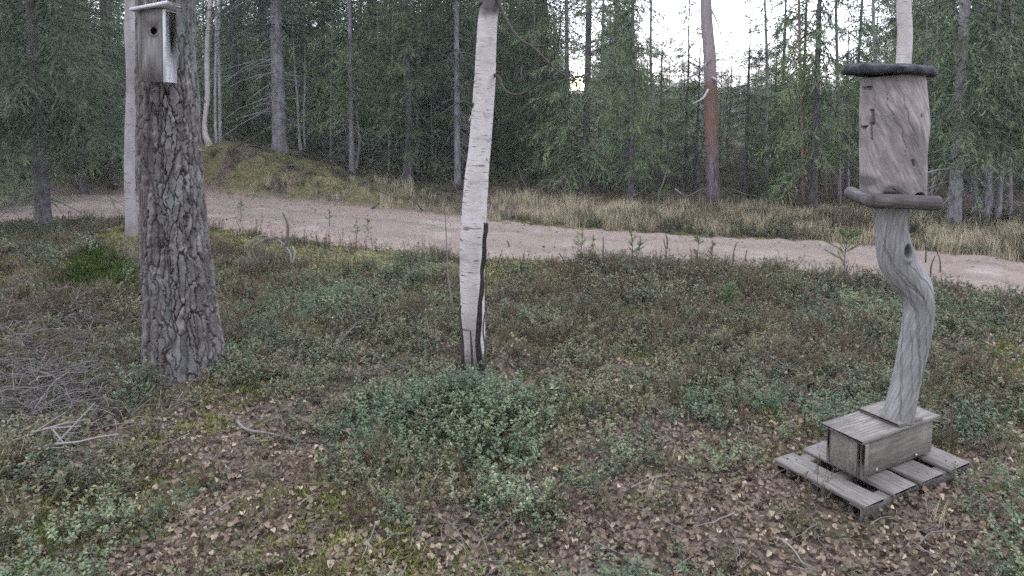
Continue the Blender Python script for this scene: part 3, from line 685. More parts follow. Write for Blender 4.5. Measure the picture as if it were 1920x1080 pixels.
stem_tree('birch_tree', 'white birch with curved foot on the mossy mound, right of the pine', 'birch tree', [(392, 270, 14), (385, 252, 11), (384, 225, 9), (389, 180, 10), (388, 120, 10), (390, 50, 9), (394, 0, 8)], M_BIRCH, seed=2)
stem_tree('birch_tree', 'thin pale birch just right of the curved birch on the mound, nearer it', 'birch tree', [(405, 268, 6), (403, 200, 5), (404, 120, 5), (405, 0, 4)], M_PALE, seed=3)
stem_tree('birch_tree', 'thin grey birch on the mound, second right of the curved birch', 'birch tree', [(413, 266, 7), (412, 180, 6), (410, 90, 6), (411, 0, 5)], M_PALE, seed=4)
stem_tree('birch_tree', 'very thin pale sapling stem beside the thick grey spruce trunk', 'birch tree', [(564, 285, 6), (560, 240, 5), (558, 190, 4), (552, 120, 3)], M_PALE, ext=1.5, seed=5)
stem_tree('birch_tree', 'thinnest pale stem, second right of the thick grey spruce trunk', 'birch tree', [(572, 283, 4), (570, 230, 4), (572, 160, 3)], M_PALE, ext=1.5, seed=6)
stem_tree('birch_tree', 'short curved pale stem leaning on the thin straight spruce at the mound foot', 'birch tree', [(668, 318, 6), (672, 290, 5), (674, 262, 4), (670, 225, 3)], M_PALE, ext=.5, seed=7, twigs=4)
stem_tree('birch_tree', 'thin white birch seen behind the big crooked birch, right of it', 'birch tree', [(936, 338, 6), (938, 260, 6), (940, 150, 5), (945, 0, 5)], M_BIRCH2, seed=8)
stem_tree('birch_tree', 'pale slim birch in the wood, second right of the crooked birch', 'birch tree', [(926, 337, 5), (928, 240, 5), (925, 130, 4), (930, 0, 4)], M_PALE, seed=9)
stem_tree('dead_tree', 'dark thin dead stem left of the slender pale spruce trunk', 'dead tree', [(1032, 352, 6), (1031, 310, 5), (1028, 268, 3)], M_DEAD, ext=.8, seed=10, twigs=6)
stem_tree('dead_tree', 'tall bare snag with stubby twigs against the white sky', 'dead tree', [(1224, 362, 7), (1222, 200, 6), (1220, 100, 5), (1221, 0, 4)], M_SPRUCE, ext=2, seed=11, twigs=22, tl=.45)
stem_tree('dead_tree', 'thin straight reddish dead stem left of the drooping grey spruce', 'dead tree', [(1506, 388, 6), (1504, 250, 6), (1501, 150, 5), (1498, 0, 5)], M_DEAD, ext=2, seed=12, twigs=3)
stem_tree('dead_tree', 'thin dark dead trunk with hanging lichen left of the feeder roof', 'dead tree', [(1574, 382, 7), (1573, 250, 6), (1570, 120, 6), (1567, 0, 5)], M_SPRUCE, ext=2, seed=13, twigs=26, tl=.6)
stem_tree('dead_tree', 'thin dark trunk rising just above the left half of the feeder roof', 'dead tree', [(1648, 402, 7), (1644, 250, 6), (1640, 120, 6), (1637, 0, 6)], M_SPRUCE, ext=2, seed=14, twigs=14, tl=1.0)
stem_tree('dead_tree', 'lean grey stem with forked bare branches between sky gap and right dead trunk', 'dead tree', [(1436, 362, 7), (1437, 240, 6), (1438, 120, 6), (1434, 0, 4)], M_SPRUCE, ext=1, seed=19, twigs=26, tl=.5)
stem_tree('dead_tree', 'broken leaning grey stick poking up from the dry grass bank', 'dead tree', [(1294, 376, 5), (1280, 366, 4), (1266, 354, 3)], M_PALE, ext=0, seed=15, twigs=0, n=8)
stem_tree('birch_tree', 'smooth pale birch trunk standing behind the hollow log feeder', 'birch tree', [(1672, 452, 30), (1678, 380, 28), (1686, 250, 27), (1694, 120, 27), (1697, 60, 26), (1695, 0, 25)], M_BIRCH, nseg=14, n=40, seed=16)
stem_tree('birch_tree', 'young birch hidden behind the big dark spruce right of the feeder', 'birch tree', [(1801, 425, 5), (1800, 380, 5), (1804, 300, 4)], M_PALE, ext=3, seed=17)
for k, (u, v, w) in enumerate(((1827, 418, 8), (1858, 416, 8), (1738, 395, 6), (1746, 385, 4), (985, 340, 5), (1010, 345, 6), (968, 343, 8), (783, 325, 9), (812, 330, 4), (620, 300, 5), (728, 330, 4), (1415, 360, 5), (1548, 372, 6), (1590, 370, 7), (1895, 418, 9))):
    l = random.uniform(-10, 10); ingap = 1150 < u < 1640
    stem_tree('dead_tree', 'thin bare grey stem among the spruces along the wood edge', 'dead tree', [(u, v, w), (u + l * .4, v - 100, w * .85), (u + l, v - (190 if ingap else 250), w * (.3 if ingap else .7))], [M_SPRUCE, M_PALE, M_SPRUCE][k % 3], ext=0 if ingap else 2.5, group='thin bare stems along the wood edge', seed=30 + k, nseg=6, n=12, twigs=12, tl=.7)
# bare stems deeper in the wood
for k in range(18):
    y = 18 + 26 * r2.random(); x = (r2.random() * 2 - 1) * y * .75
    if x < -4 and y < 24: y += 8
    if 1150 < 960 + F * x / y < 1700 or abs(960 + F * x / y - 1085) < 25: x = x * .35 - 3
    root = empty('dead_tree', (x, y, Zg(x, y)), 'bare grey trunk deep in the shaded wood behind the track', 'dead tree', 'bare trunks deep in the wood')
    if k < 4:
        mb = MB(); zz = np.linspace(-.1, 9, 10); addtube(mb, np.stack([np.cumsum(r2.normal(size=10) * .04), np.cumsum(r2.normal(size=10) * .04), zz], -1), np.linspace(.07, .02, 10), 7, rnd=.5)
        if k == 0: DEADM = []
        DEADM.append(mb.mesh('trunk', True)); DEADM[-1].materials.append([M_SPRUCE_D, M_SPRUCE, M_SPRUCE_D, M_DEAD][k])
    o = obj('trunk', DEADM[k % 4], None, root); s = r2.uniform(.5, 1.1); o.scale = (s, s, r2.uniform(.7, 1.1)); root.rotation_euler = (r2.normal() * .03, r2.normal() * .03, r2.random() * 6.28)

# pine with orange upper bark
b = G(1338, 384)
root = empty('pine_tree', b, 'tall pine with orange bark on its upper trunk, against the white sky', 'pine tree')
P, r = px_path([(1338, 384, 30), (1338, 372, 27), (1336, 320, 25), (1334, 240, 25), (1333, 170, 24), (1330, 100, 23), (1326, 50, 22), (1324, 0, 21)], b[1], 40, 9)
P = np.concatenate([[P[0] - [0, 0, .2]], P]); r = np.concatenate([[r[0] * 1.2], r])
mb = MB(); addtube(mb, P - b, r, 16, disp=lambda A, s_, rr: rr * .05 * (fbm(A * 3, s_ * 3, 5) - .5)); obj('trunk', mb.mesh('trunk', True), M_PINEB, root)
def px_branch(pts, Y0, dY, off, mat, root, name='branch', nseg=5, n=14, label=None):
    P, r = px_path(pts, Y0, n, 0, dY); mb = MB(); addtube(mb, P - off, r, nseg, rnd=.5)
    o = obj(name, mb.mesh(name, True), mat, root)
    if label: o['label'] = label
    return o
px_branch([(1332, 112, 5), (1310, 132, 4), (1290, 148, 4), (1262, 160, 3), (1244, 172, 2)], b[1] - .1, -.6, b, M_SPRUCE, root)
px_branch([(1335, 145, 6), (1346, 152, 5), (1360, 164, 4)], b[1] - .1, -.3, b, M_PALE, root)
px_branch([(1328, 168, 5), (1318, 184, 4), (1300, 194, 2)], b[1] - .15, -.4, b, M_PALE, root)
px_branch([(1332, 15, 4), (1342, 35, 3), (1352, 65, 2)], b[1], -.2, b, M_SPRUCE, root)
# pine crown far above the frame
q = np.random.default_rng(3); cm = MB(); top = P[-1] - b
for _ in range(60):
    c = top + np.array([q.normal() * 1.1, q.normal() * 1.1, q.uniform(-3, .6)]); N = 260
    D = norm(q.normal(size=(N, 3)) + [0, 0, .4]); rng_s = rng; sliver_mesh(c + q.normal(size=(N, 3)) * .22, D, np.full(N, .14), np.full(N, .02), q.random(N), cm)
obj('crown', cm.mesh('crown'), M_NEEDLE, root)

# ------------------------------------------------------------------ the near pine with plated bark
def vor(u, v, s):
    """anisotropic cellular noise: F1, F2 and the id of the nearest cell"""
    iu = np.floor(u); iv = np.floor(v); F1 = np.full(u.shape, 9.0); F2 = np.full(u.shape, 9.0); ID = np.zeros(u.shape)
    for a in (-1, 0, 1):
        for c in (-1, 0, 1):
            cu = iu + a; cv = iv + c; wu = np.mod(cu, NU_[0])
            pu = cu + hash2(wu, cv, s); pv = cv + hash2(wu, cv, s + 1); d = np.maximum(np.abs(u - pu) * 1.05, np.abs(v - pv) * .9) * .6 + .4 * np.hypot(u - pu, v - pv)
            h = hash2(wu, cv, s + 2); n = d < F1
            F2 = np.where(n, F1, np.minimum(F2, d)); ID = np.where(n, h, ID); F1 = np.where(n, d, F1)
    return F1, F2, ID
NU_ = [26]
bp = G(345, 688); Yp = bp[1]
P, r = px_path([(345, 700, 156), (345, 680, 146), (342, 640, 136), (336, 560, 126), (331, 480, 120), (325, 400, 114), (319, 300, 109), (315, 200, 104), (312, 100, 100), (311, 0, 96), (309, -60, 94)], Yp, None, 0)
P = np.concatenate([[P[0] - [0, 0, .18]], P]); r = np.concatenate([[r[0] * 1.06], r])
PR = spline(np.concatenate([P, r[:, None]], 1), 600); P, r = PR[:, :3], PR[:, 3]
nseg = 400
pb = {}
def bark_disp(A, s_, rr):
    root_f = np.exp(-np.maximum(s_ - .16, 0) / .22)
    fl = rr * .16 * root_f * (np.sin(A * 3 + .6) * .6 + np.sin(A * 5 + 2.) * .5)
    warp = (fbm(np.cos(A) * 2.5 + 3, s_ * 3.0 + np.sin(A) * 2.5, 8) - .5) * 2.2
    ca, sa = np.cos(A), np.sin(A)
    wr = (fbm(ca * 3 + 5, s_ * 7 + sa * 3, 12, 3) - .5); wf = (fbm(ca * 9 + 5, s_ * 30 + sa * 9, 13, 3) - .5)
    A2 = A + wr * .22 + wf * .05
    NU_[0] = 31
    ua = np.mod(A2, 2 * np.pi) / (2 * np.pi) * 31 + wf * .5; va = s_ * 5.0 + (fbm_p(A, s_ * 2.2, 9, 61, 2) - .5) * 2.6 + wf * .35
    F1, F2, ID = vor(ua, va, 4); e = F2 - F1 + (fbm_p(A, s_ * 40, 60, 63, 2) - .5) * .10
    plate = sstep(.0, .13, e) * (.75 + .25 * sstep(.3, .5, fbm_p(A, s_ * 2.5, 12, 68, 2))) + .0
    n1 = fbm_p(A2, s_ * .9 + wf * .1, 17, 66, 2); d1 = .35 + .65 * sstep(.0, .05, np.abs(n1 - .5))
    F1b, F2b, IDb = vor(ua * 1.0 + .4 + wf * .5, va * 2.7 + wr * 2, 44); crk = sstep(.0, .05, F2b - F1b)
    terr = IDb; lift = (va - np.floor(va))
    h = d1 * plate * (.40 + .38 * ID + .22 * IDb + .10 * (fbm_p(A, s_ * 30, 50, 33, 3) - .5)) - .10 * (1 - crk) * plate
    h = h + .12 * (fbm_p(A, s_ * 1.6, 7, 31, 2) - .5)
    pb['h'] = np.clip(d1 * plate * (.8 + .2 * crk), 0, 1); pb['r'] = np.clip(.15 + .4 * IDb + .3 * ID + .7 * (fbm_p(A, s_ * 26, 44, 51, 3) - .5), 0, 1)
    return fl + (h - .45) * .038 + (fbm_p(A, s_ * 70, 90, 21, 2) - .5) * .005
V, Fs, tc = tube_data(P - bp, r - .004, nseg, disp=bark_disp, cap=False)
root = empty('pine_tree', bp, 'thick pine trunk with deeply plated grey bark carrying a nest box', 'pine tree')
me = mesh('trunk', V, Fs, {'hgt': pb['h'].ravel(), 'rnd': pb['r'].ravel(), 'tc': tc}, False)
obj('trunk', me, M_PINE, root)
mb = MB(); d = P[-1] - bp
addtube(mb, [d - [0, 0, .05], d + [-.02, 0, 2], d + [-.05, 0, 5], d + [-.1, .1, 9]], [r[-1] - .004, .17, .13, .05], 20, rnd=.5); obj('upper_trunk', mb.mesh('upper_trunk', True), M_PINEB, root)
px_branch([(372, 281, 5), (379, 283, 4), (385, 282, 2)], Yp - .12, -.08, bp, M_TWIG, root, n=6)
cm = MB(); top = d + [-.1, .1, 8]
for _ in range(70):
    c = top + np.array([q.normal() * 1.2, q.normal() * 1.2, q.uniform(-3.2, 1)]); N = 160
    sliver_mesh(c + q.normal(size=(N, 3)) * .22, norm(q.normal(size=(N, 3)) + [0, 0, .4]), np.full(N, .14), np.full(N, .02), q.random(N), cm)
obj('crown', cm.mesh('crown'), M_NEEDLE, root)

# ------------------------------------------------------------------ nest box
Yn = Yp - .45
c = PY(283, 84, Yn); zb = ZV(Yn, 154); zt = ZV(Yn, 17); wn = .185; dn = .19; hn = zt - zb
root = empty('nest_box', (c[0], Yn, zb), 'grey wooden bird nest box with round hole nailed to the plated pine', 'nest box')
root.rotation_euler = (0, R(1.5), R(4))
def nb(name, lx, ly, lz, cx, cy, cz, mat, rot=None, bev=.003):
    V, Fs = box_data(lx, ly, lz, bev, wob=.0012); 
    if rot is not None: V = V @ rot.T
    return obj(name, MB().add(V + np.array([cx, cy, cz]), Fs).mesh(name), mat, root)
# front board with a real round hole
hz = ZV(Yn, 58) - zb; hx = .012; hr = .024; K = 40
ang = np.arange(K) / K * 2 * np.pi; x0, x1 = -wn / 2 + .021, wn / 2 - .021
circ = np.stack([hx + hr * np.cos(ang) * (1 + .06 * np.sin(ang * 3)), hz + hr * 1.12 * np.sin(ang)], -1)
def rect_pt(a):
    c_, s_ = math.cos(a), math.sin(a); k = []
    if c_ > 0: k.append((x1 - hx) / c_)
    if c_ < 0: k.append((x0 - hx) / c_)
    if s_ > 0: k.append((hn - hz) / s_)
    if s_ < 0: k.append((-hz) / s_)
    t = min(k); return (hx + t * c_, hz + t * s_)
out = np.array([rect_pt(a) for a in ang])
for cxn, czn in ((x0, 0), (x1, 0), (x0, hn), (x1, hn)):
    i_ = np.argmin(np.hypot(out[:, 0] - cxn, out[:, 1] - czn)); out[i_] = (cxn, czn)
def lay(xz, y): return np.stack([xz[:, 0], np.full(len(xz), y), xz[:, 1]], -1)
yf, yb = -.0, .02
V = np.concatenate([lay(circ, yf), lay(out, yf), lay(circ, yb), lay(out, yb)]); k = np.arange(K); k2 = (k + 1) % K
Q = np.concatenate([np.stack([k, k + K, k2 + K, k2], -1), np.stack([k + 2 * K, k2 + 2 * K, k2 + 3 * K, k + 3 * K], -1), np.stack([k, k2, k2 + 2 * K, k + 2 * K], -1), np.stack([k + K, k + 3 * K, k2 + 3 * K, k2 + K], -1)])
fp = obj('front_board', mesh('front_board', V, Q), M_NEST, root); fp['label'] = 'dark weathered front board with a gnawed round hole'
# pale gnawed rim of the hole
V2, F2_, _ = tube_data(np.stack([hx + (hr + .003) * np.cos(np.linspace(2.4, 5.6, 18)), np.full(18, -.001), hz + (hr * 1.12 + .005) * np.sin(np.linspace(2.4, 5.6, 18))], -1), .0055, 5)
obj('hole_rim', MB().add(V2, F2_).mesh('hole_rim', True), M_BOXP, fp)
nb('side_board', .02, dn, hn, -wn / 2 + .010, dn / 2 - .003, hn / 2, M_NEST)
nb('side_board', .02, dn, hn, wn / 2 - .010, dn / 2 - .003, hn / 2, M_NESTL)['label'] = 'right side board, light from the open side put into its pale colour'
nb('back_board', wn - .042, .018, hn, 0, dn - .012, hn / 2, M_NEST)
nb('bottom_board', wn - .044, dn - .06, .018, 0, dn / 2, .014, M_DARKIN)
sl = math.radians(13)
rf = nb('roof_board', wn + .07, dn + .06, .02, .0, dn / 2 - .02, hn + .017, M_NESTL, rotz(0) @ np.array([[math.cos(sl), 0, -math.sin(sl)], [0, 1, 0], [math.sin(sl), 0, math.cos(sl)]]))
V, Fs, _ = tube_data([(-.004, -.003, .095), (-.004, .004, .095)], .0045, 8); obj('nail', MB().add(V, Fs).mesh('nail'), M_DARKIN, fp)
V, Fs, _ = tube_data([(wn / 2 - .001, .05, .03), (wn / 2 + .002, .05, .03)], .003, 8); obj('nail', MB().add(V, Fs).mesh('nail'), M_DARKIN, root)

# ------------------------------------------------------------------ the near crooked birch
bb = G(888, 680); Yb = bb[1]
P, r = px_path([(889, 690, 47), (888, 660, 45), (887, 600, 45), (885, 520, 46), (886, 450, 47), (889, 400, 47), (893, 340, 45), (898, 290, 42), (904, 220, 41), (909, 150, 40), (911, 100, 38), (913, 60, 37), (916, 25, 36), (920, 0, 34), (924, -60, 30)], Yb, 260, 4.5)
P = np.concatenate([[P[0] - [0, 0, .2]], P]); r = np.concatenate([[r[0] * 1.1], r])
root = empty('birch_tree', bb, 'crooked white birch with peeling bark in the middle of the clearing', 'birch tree')
def bdisp(A, s_, rr): return rr * (.05 * (fbm(np.cos(A) * 1.5 + 4, s_ * 4 + np.sin(A), 6) - .5) + .06 * (fbm(A * 1.3, s_ * 30, 7, 3) - .5) + .10 * np.exp(-s_ / .15) * np.sin(A * 4))
V, Fs, tc = tube_data(P - bb, r, 40, disp=bdisp)
zz = V[:, 2]; ztop = ZV(Yb, 40) - bb[2]
blk = sstep(ztop - .02, ztop + .1, zz + .12 * (fbm(tc[:, 0] * 14, tc[:, 2] * 14, 3) - .5)) * .9
blk = np.maximum(blk, sstep(.12, -.02, zz + .14 * (fbm(tc[:, 0] * 30, tc[:, 2] * 22, 5) - .5)) * .8)
obj('trunk', mesh('trunk', V, Fs, {'tc': tc, 'blk': blk}, True), M_BIRCH, root)
# loose curls of bark
for k, (u, v, sgn) in enumerate(((869, 392, -1), (911, 300, 1), (866, 470, -1), (917, 262, 1), (885, 220, -1), (905, 408, 1), (878, 560, -1))):
    p = PY(u, v, Yb - .06) - bb; t = np.linspace(0, 1, 6); w = .012
    C = p + np.stack([sgn * .022 * t, -.02 * t, -.018 * t ** 2 + .008 * np.sin(t * 5)], -1)
    V = np.concatenate([C + [0, 0, w], C - [0, 0, w * .6]]); j_ = np.arange(5)
    obj('bark_curl', mesh('bark_curl', V, np.stack([j_, j_ + 1, j_ + 7, j_ + 6], -1), {'tc': V, 'blk': np.zeros(len(V))}), M_BIRCH, root)
BR = [([(930, -20, 12), (940, 18, 7), (958, 52, 6), (975, 74, 5), (996, 86, 5), (1020, 108, 4), (1042, 130, 4), (1062, 142, 3), (1080, 146, 2)], -.5),
      ([(922, 138, 8), (936, 146, 6), (941, 160, 6), (950, 172, 5), (966, 178, 4), (984, 174, 4), (1004, 160, 3.5), (1020, 143, 3), (1031, 122, 3), (1037, 96, 2)], -.4),
      ([(996, 86, 4), (1020, 86, 3), (1045, 80, 2), (1062, 84, 1.5)], -.3),
      ([(1046, 84, 3), (1050, 60, 2.5), (1052, 30, 2), (1058, 10, 1.5)], -.3),
      ([(1028, 116, 3), (1040, 104, 2), (1038, 70, 1.6)], -.3),
      ([(890, 205, 5), (884, 190, 4), (880, 170, 3), (886, 150, 2)], -.1),
      ([(884, 196, 4), (866, 190, 3), (846, 200, 3), (826, 214, 2), (820, 210, 1.5)], -.2),
      ([(905, 8, 16), (900, -10, 12), (893, -40, 9), (880, -90, 7)], .1)]
for k, (pts, dY) in enumerate(BR): px_branch(pts, Yb - (0.02 if k in (0, 1, 5, 7) else .15), dY, bb, M_DTWIG, root, n=24, nseg=6)
tw = MB(); q = np.random.default_rng(8)
for _ in range(60):
    k = q.integers(len(P) - 14, len(P) - 1); a = q.uniform(0, 6.28); o = np.array([math.cos(a), math.sin(a), q.uniform(.1, .9)]); L = q.uniform(.6, 1.6); t = np.linspace(0, 1, 7)
    p = P[k] - bb + L * t[:, None] * o + np.cumsum(q.normal(size=(7, 3)) * .04, 0); addtube(tw, p, np.linspace(.014, .003, 7), 5, rnd=q.random(), cap=False)
    for _ in range(5):
        s0 = p[q.integers(1, 6)]; dd = norm(o + q.normal(size=3) * .7); addtube(tw, s0 + np.linspace(0, 1, 4)[:, None] * dd * q.uniform(.2, .5), [.004, .003, .002, .0015], 3, rnd=q.random(), cap=False)
obj('upper_branches', tw.mesh('upper_branches'), M_DTWIG, root)['kind'] = 'stuff'

# sticks and shoots by the birch
def stick(name, label, cat, pts, Y0, mat, nseg=7, dY=0, group=None, knots=0):
    P, r = px_path(pts, Y0, 30, 0, dY); z0 = Zg(P[0, 0], P[0, 1]); P[0, 2] = min(P[0, 2], z0 - .02)
    b_ = P[0].copy(); mb = MB()
    V, Fs, tc = tube_data(P - b_, r, nseg, disp=(lambda A, s_, rr: rr * (.5 * (fbm(A * 1.2, s_ * 22, 3, 3) - .4))))
    mb.add(V, Fs, tc=tc, rnd=.4, blk=np.zeros(len(V)))
    return tag(obj(name, mb.mesh(name, True), mat, None, b_), label, cat, group)
stick('dead_stick', 'thick black charred stick leaning upright against the crooked birch', 'stick', [(903, 705, 11), (900, 675, 11), (896, 640, 10), (899, 600, 9), (900, 570, 8), (904, 540, 8), (904, 505, 7), (908, 480, 9), (908, 452, 7), (911, 432, 9), (911, 418, 8)], Yb - .16, M_CHAR, 10)
stick('bare_shoot', 'short dark bare shoot at the left foot of the crooked birch', 'shoot', [(868, 668, 6), (867, 640, 6), (864, 610, 5), (862, 585, 4), (864, 572, 3)], Yb - .14, M_DTWIG)
stick('bare_shoot', 'dark bare shoot in front of the birch foot, right of the charred stick', 'shoot', [(908, 690, 5), (910, 655, 4), (906, 620, 3), (909, 585, 2)], Yb - .2, M_DTWIG)
stick('bare_shoot', 'thin short shoot low in front of the birch trunk', 'shoot', [(885, 672, 4), (884, 650, 4), (882, 620, 2.5)], Yb - .17, M_DTWIG)
stick('bare_shoot', 'tall thin grey shoot reaching up past the track left of the birch', 'shoot', [(848, 592, 4), (846, 560, 4), (840, 520, 3), (838, 470, 2.5), (836, 430, 2), (835, 392, 1.5)], G(848, 592)[1], M_TWIG)
stick('bare_shoot', 'stout dark dead shoot standing left of the tall thin shoot', 'shoot', [(794, 632, 5), (793, 600, 5), (792, 570, 4), (793, 545, 3)], G(794, 632)[1], M_DTWIG)
stick('bare_shoot', 'leaning dark shoot pair member left of the birch, lowest', 'shoot', [(782, 640, 4), (779, 612, 3), (781, 590, 2)], G(782, 640)[1], M_DTWIG)

# forked dead branch with grey lichened spray, by the track
def fork_item(name, label, cat, paths, Y0, mat, group=None):
    b_ = None; mb = MB()
    for pts, dY in paths:
        P, r = px_path(pts, Y0, 16, 0, dY)
        if b_ is None: b_ = P[0].copy(); b_[2] = Zg(b_[0], b_[1]) - .01; P[0, 2] = min(P[0, 2], b_[2])
        addtube(mb, P - b_, r, 6, rnd=random.random())
    return tag(obj(name, mb.mesh(name, True), mat, None, b_), label, cat, group)
spray = []
q = np.random.default_rng(4)
for k in range(16):
    u0, v0 = 470 + 50 * q.random(), 446 + 8 * q.random(); spray.append(([(u0 + 10, v0 - 4, 1.3), (u0 - 8 - 10 * q.random(), v0 + 12, 1.0), (u0 - 20 + 24 * q.random(), v0 + 35 + 40 * q.random(), .6)], q.uniform(-.3, .3)))
fork_item('fallen_branch', 'arching dead branch with grey lichened spray near the track, right of the pine', 'branch', [([(556, 512, 4.5), (546, 495, 4), (545, 478, 4), (538, 466, 3.5), (528, 455, 3), (512, 446, 2.5), (494, 441, 2), (476, 446, 1.5), (470, 462, 1)], .1), ([(536, 462, 5), (540, 440, 5), (539, 420, 4), (530, 398, 3)], .0), ([(539, 420, 4), (543, 402, 2.5)], .05), ([(548, 494, 4), (553, 475, 4), (548, 462, 3)], .1)] + spray, G(556, 512)[1], M_BRUSH)

# ------------------------------------------------------------------ saplings
def young_pine(u, v, hpx, label, dens=1.0, wide=1.0, mat=None, cat='pine sapling', name='pine_sapling'):
    b_ = G(u, v); H = hpx * depth(b_) / F; q = np.random.default_rng(int(u * 7 + v)); mb = MB(); cr_ = MB()
    t = np.linspace(0, 1, 8); st = np.stack([np.cumsum(q.normal(size=8)) * .006, np.cumsum(q.normal(size=8)) * .006, t * H - .03], -1)
    addtube(mb, st, np.linspace(.007, .003, 8), 5, rnd=.5)
    for k in range(int(7 * dens) + 2):
        h0 = H * q.uniform(.3, .95); a = q.uniform(0, 6.28); L = wide * (H - h0 * .7) * q.uniform(.25, .5); o = np.array([math.cos(a), math.sin(a), .55]); p0 = np.array([*st[int(h0 / H * 7)][:2], h0]); tt_ = np.linspace(0, 1, 4)
        p = p0 + tt_[:, None] * o * L; addtube(mb, p, [.004, .003, .003, .002], 4, rnd=.6)
        N = int(60 * dens); s = q.random(N) ** .6; C = p0 + s[:, None] * o * L; sliver_mesh(C, norm(q.normal(size=(N, 3)) * .8 + o + [0, 0, .3]), q.uniform(.025, .055, N), np.full(N, .004), q.random(N), cr_)
    N = 60; s = q.uniform(.75, 1.03, N); sliver_mesh(np.stack([st[-1, 0] + 0 * s, st[-1, 1] + 0 * s, s * H], -1), norm(q.normal(size=(N, 3)) * .8 + [0, 0, .8]), q.uniform(.025, .055, N), np.full(N, .004), q.random(N), cr_)
    root = empty(name, b_, label, cat); obj('stem', mb.mesh('stem', True), M_DTWIG, root); obj('needles', cr_.mesh('needles'), mat or M_PINEN, root); return root
young_pine(1580, 535, 105, 'feathery yellow green sapling before the track, left of the twisted post', 2.4, 1.3)
young_pine(1185, 510, 82, 'taller of the paired pine saplings at the track edge right of the birch', 1.0, .6)
young_pine(1192, 505, 60, 'shorter pine sapling touching the taller one at the track edge', .6, .6)
young_pine(1086, 488, 58, 'little pine sapling with a pale broken tip, nearest the birch along the track', .9, .8)
young_pine(1113, 485, 42, 'small sparse pine sapling second from the birch along the track', .6, .5)
young_pine(1307, 508, 72, 'bluish pine sapling at the track edge below the orange pine', .9, .6)
young_pine(1336, 508, 55, 'leaning pine sapling right of the bluish one at the track edge', .9, .9)
young_pine(1450, 400, 42, 'bright green sapling on the grassy bank across the track', 1.6, .9)
young_pine(1247, 388, 40, 'small green sapling on the far bank below the young spruces', 1.2, .9)
young_pine(1368, 590, 52, 'bright green bushy sapling in the dark heather, middle of the clearing right side', 2.2, 1.3)
young_pine(617, 425, 30, 'tiny sapling at the near track edge, left of the middle', .5, .8)
young_pine(668, 455, 45, 'thin sparse sapling at the near track edge, tallest left of the birch', .6, .6)
young_pine(690, 448, 36, 'tiny pale green sapling right of the thin sparse one at the track', .6, .8)
young_pine(450, 415, 38, 'thin leafless looking sapling at the track edge right of the pine', .6, .5)
for k, (u, v, h) in enumerate(((1056, 505, 30), (1130, 484, 40), (1248, 495, 45), (1374, 500, 45), (1396, 508, 40), (1250, 470, 38), (1735, 500, 60), (1762, 515, 45), (1745, 520, 40), (953, 465, 14))):
    stick('bare_shoot', 'thin bare upright shoot at the near edge of the dirt track', 'shoot', [(u, v + 8, 3), (u + 1, v - h * .5, 2.4), (u + random.uniform(-8, 8), v - h, 1.6)], G(u, v)[1], M_DTWIG, 5, group='bare shoots along the track edge')

# ------------------------------------------------------------------ pallet
q_ = PZ(1640, 880, .1); zp = Zg(q_[0], q_[1]) + .118
A_, D_ = PZ(1473, 853, zp), PZ(1622, 950, zp)
Lp = np.linalg.norm((D_ - A_)[:2]); e2 = (PZ(1803, 873, zp) - PZ(1641, 943, zp))[:2]; e2 /= np.linalg.norm(e2); e1 = np.array([e2[1], -e2[0]]); A_ = D_.copy(); A_[:2] -= e1 * Lp
pa = math.atan2(e1[1], e1[0])
fronts = [((1622, 950), (1660, 936)), ((1687, 931), (1727, 912)), ((1735, 907), (1772, 889)), ((1786, 882), (1820, 866))]
pc = A_[:2] + e1 * Lp / 2; gz = Zg(*(pc + e2 * .3))
pal = empty('pallet', (A_[0], A_[1], zp), 'weathered grey wooden pallet with gaps, lying on the leaf litter', 'pallet'); pal.rotation_euler = (0, 0, pa)
offs = []
for a_, b_ in fronts: offs.append(((PZ(*a_, zp)[:2] - A_[:2]) @ e2, (PZ(*b_, zp)[:2] - A_[:2]) @ e2))
print('pallet', Lp, offs, 'angle', math.degrees(pa))
PW = offs[-1][1]
for k, (o0, o1) in enumerate(offs):
    w = max(.07, o1 - o0); V, Fs = box_data(Lp * random.uniform(.985, 1.015), w, .021, .003, wob=.003, nx=8); V[:, 2] += np.sin(V[:, 0] * 3 + k) * .003
    obj('plank', MB().add(V + [Lp / 2, (o0 + o1) / 2, -.011], Fs).mesh('plank'), M_PLANK, pal)
for k, x_ in enumerate((.055, Lp / 2, Lp - .055)):
    V, Fs = box_data(PW, .07, .075, .004, wob=.003, nx=6); V = V @ rotz(math.pi / 2).T
    obj('stringer', MB().add(V + [x_, PW / 2, -.0225 - .0375], Fs).mesh('stringer'), M_PLANK, pal)
    for o0, o1 in offs:
        for dx in (-.015, .018):
            V, Fs, _ = tube_data([(x_ + dx, (o0 + o1) / 2 + dx, -.004), (x_ + dx, (o0 + o1) / 2 + dx, .002)], .004, 8); obj('nail_head', MB().add(V, Fs).mesh('nail_head'), M_DARKIN, pal)
for k, w0 in enumerate((.05, PW / 2, PW - .05)):
    V, Fs = box_data(Lp, .09, .02, .003, wob=.003, nx=6); obj('bottom_board', MB().add(V + [Lp / 2, w0, -.110], Fs).mesh('bottom_board'), M_PLANK, pal)

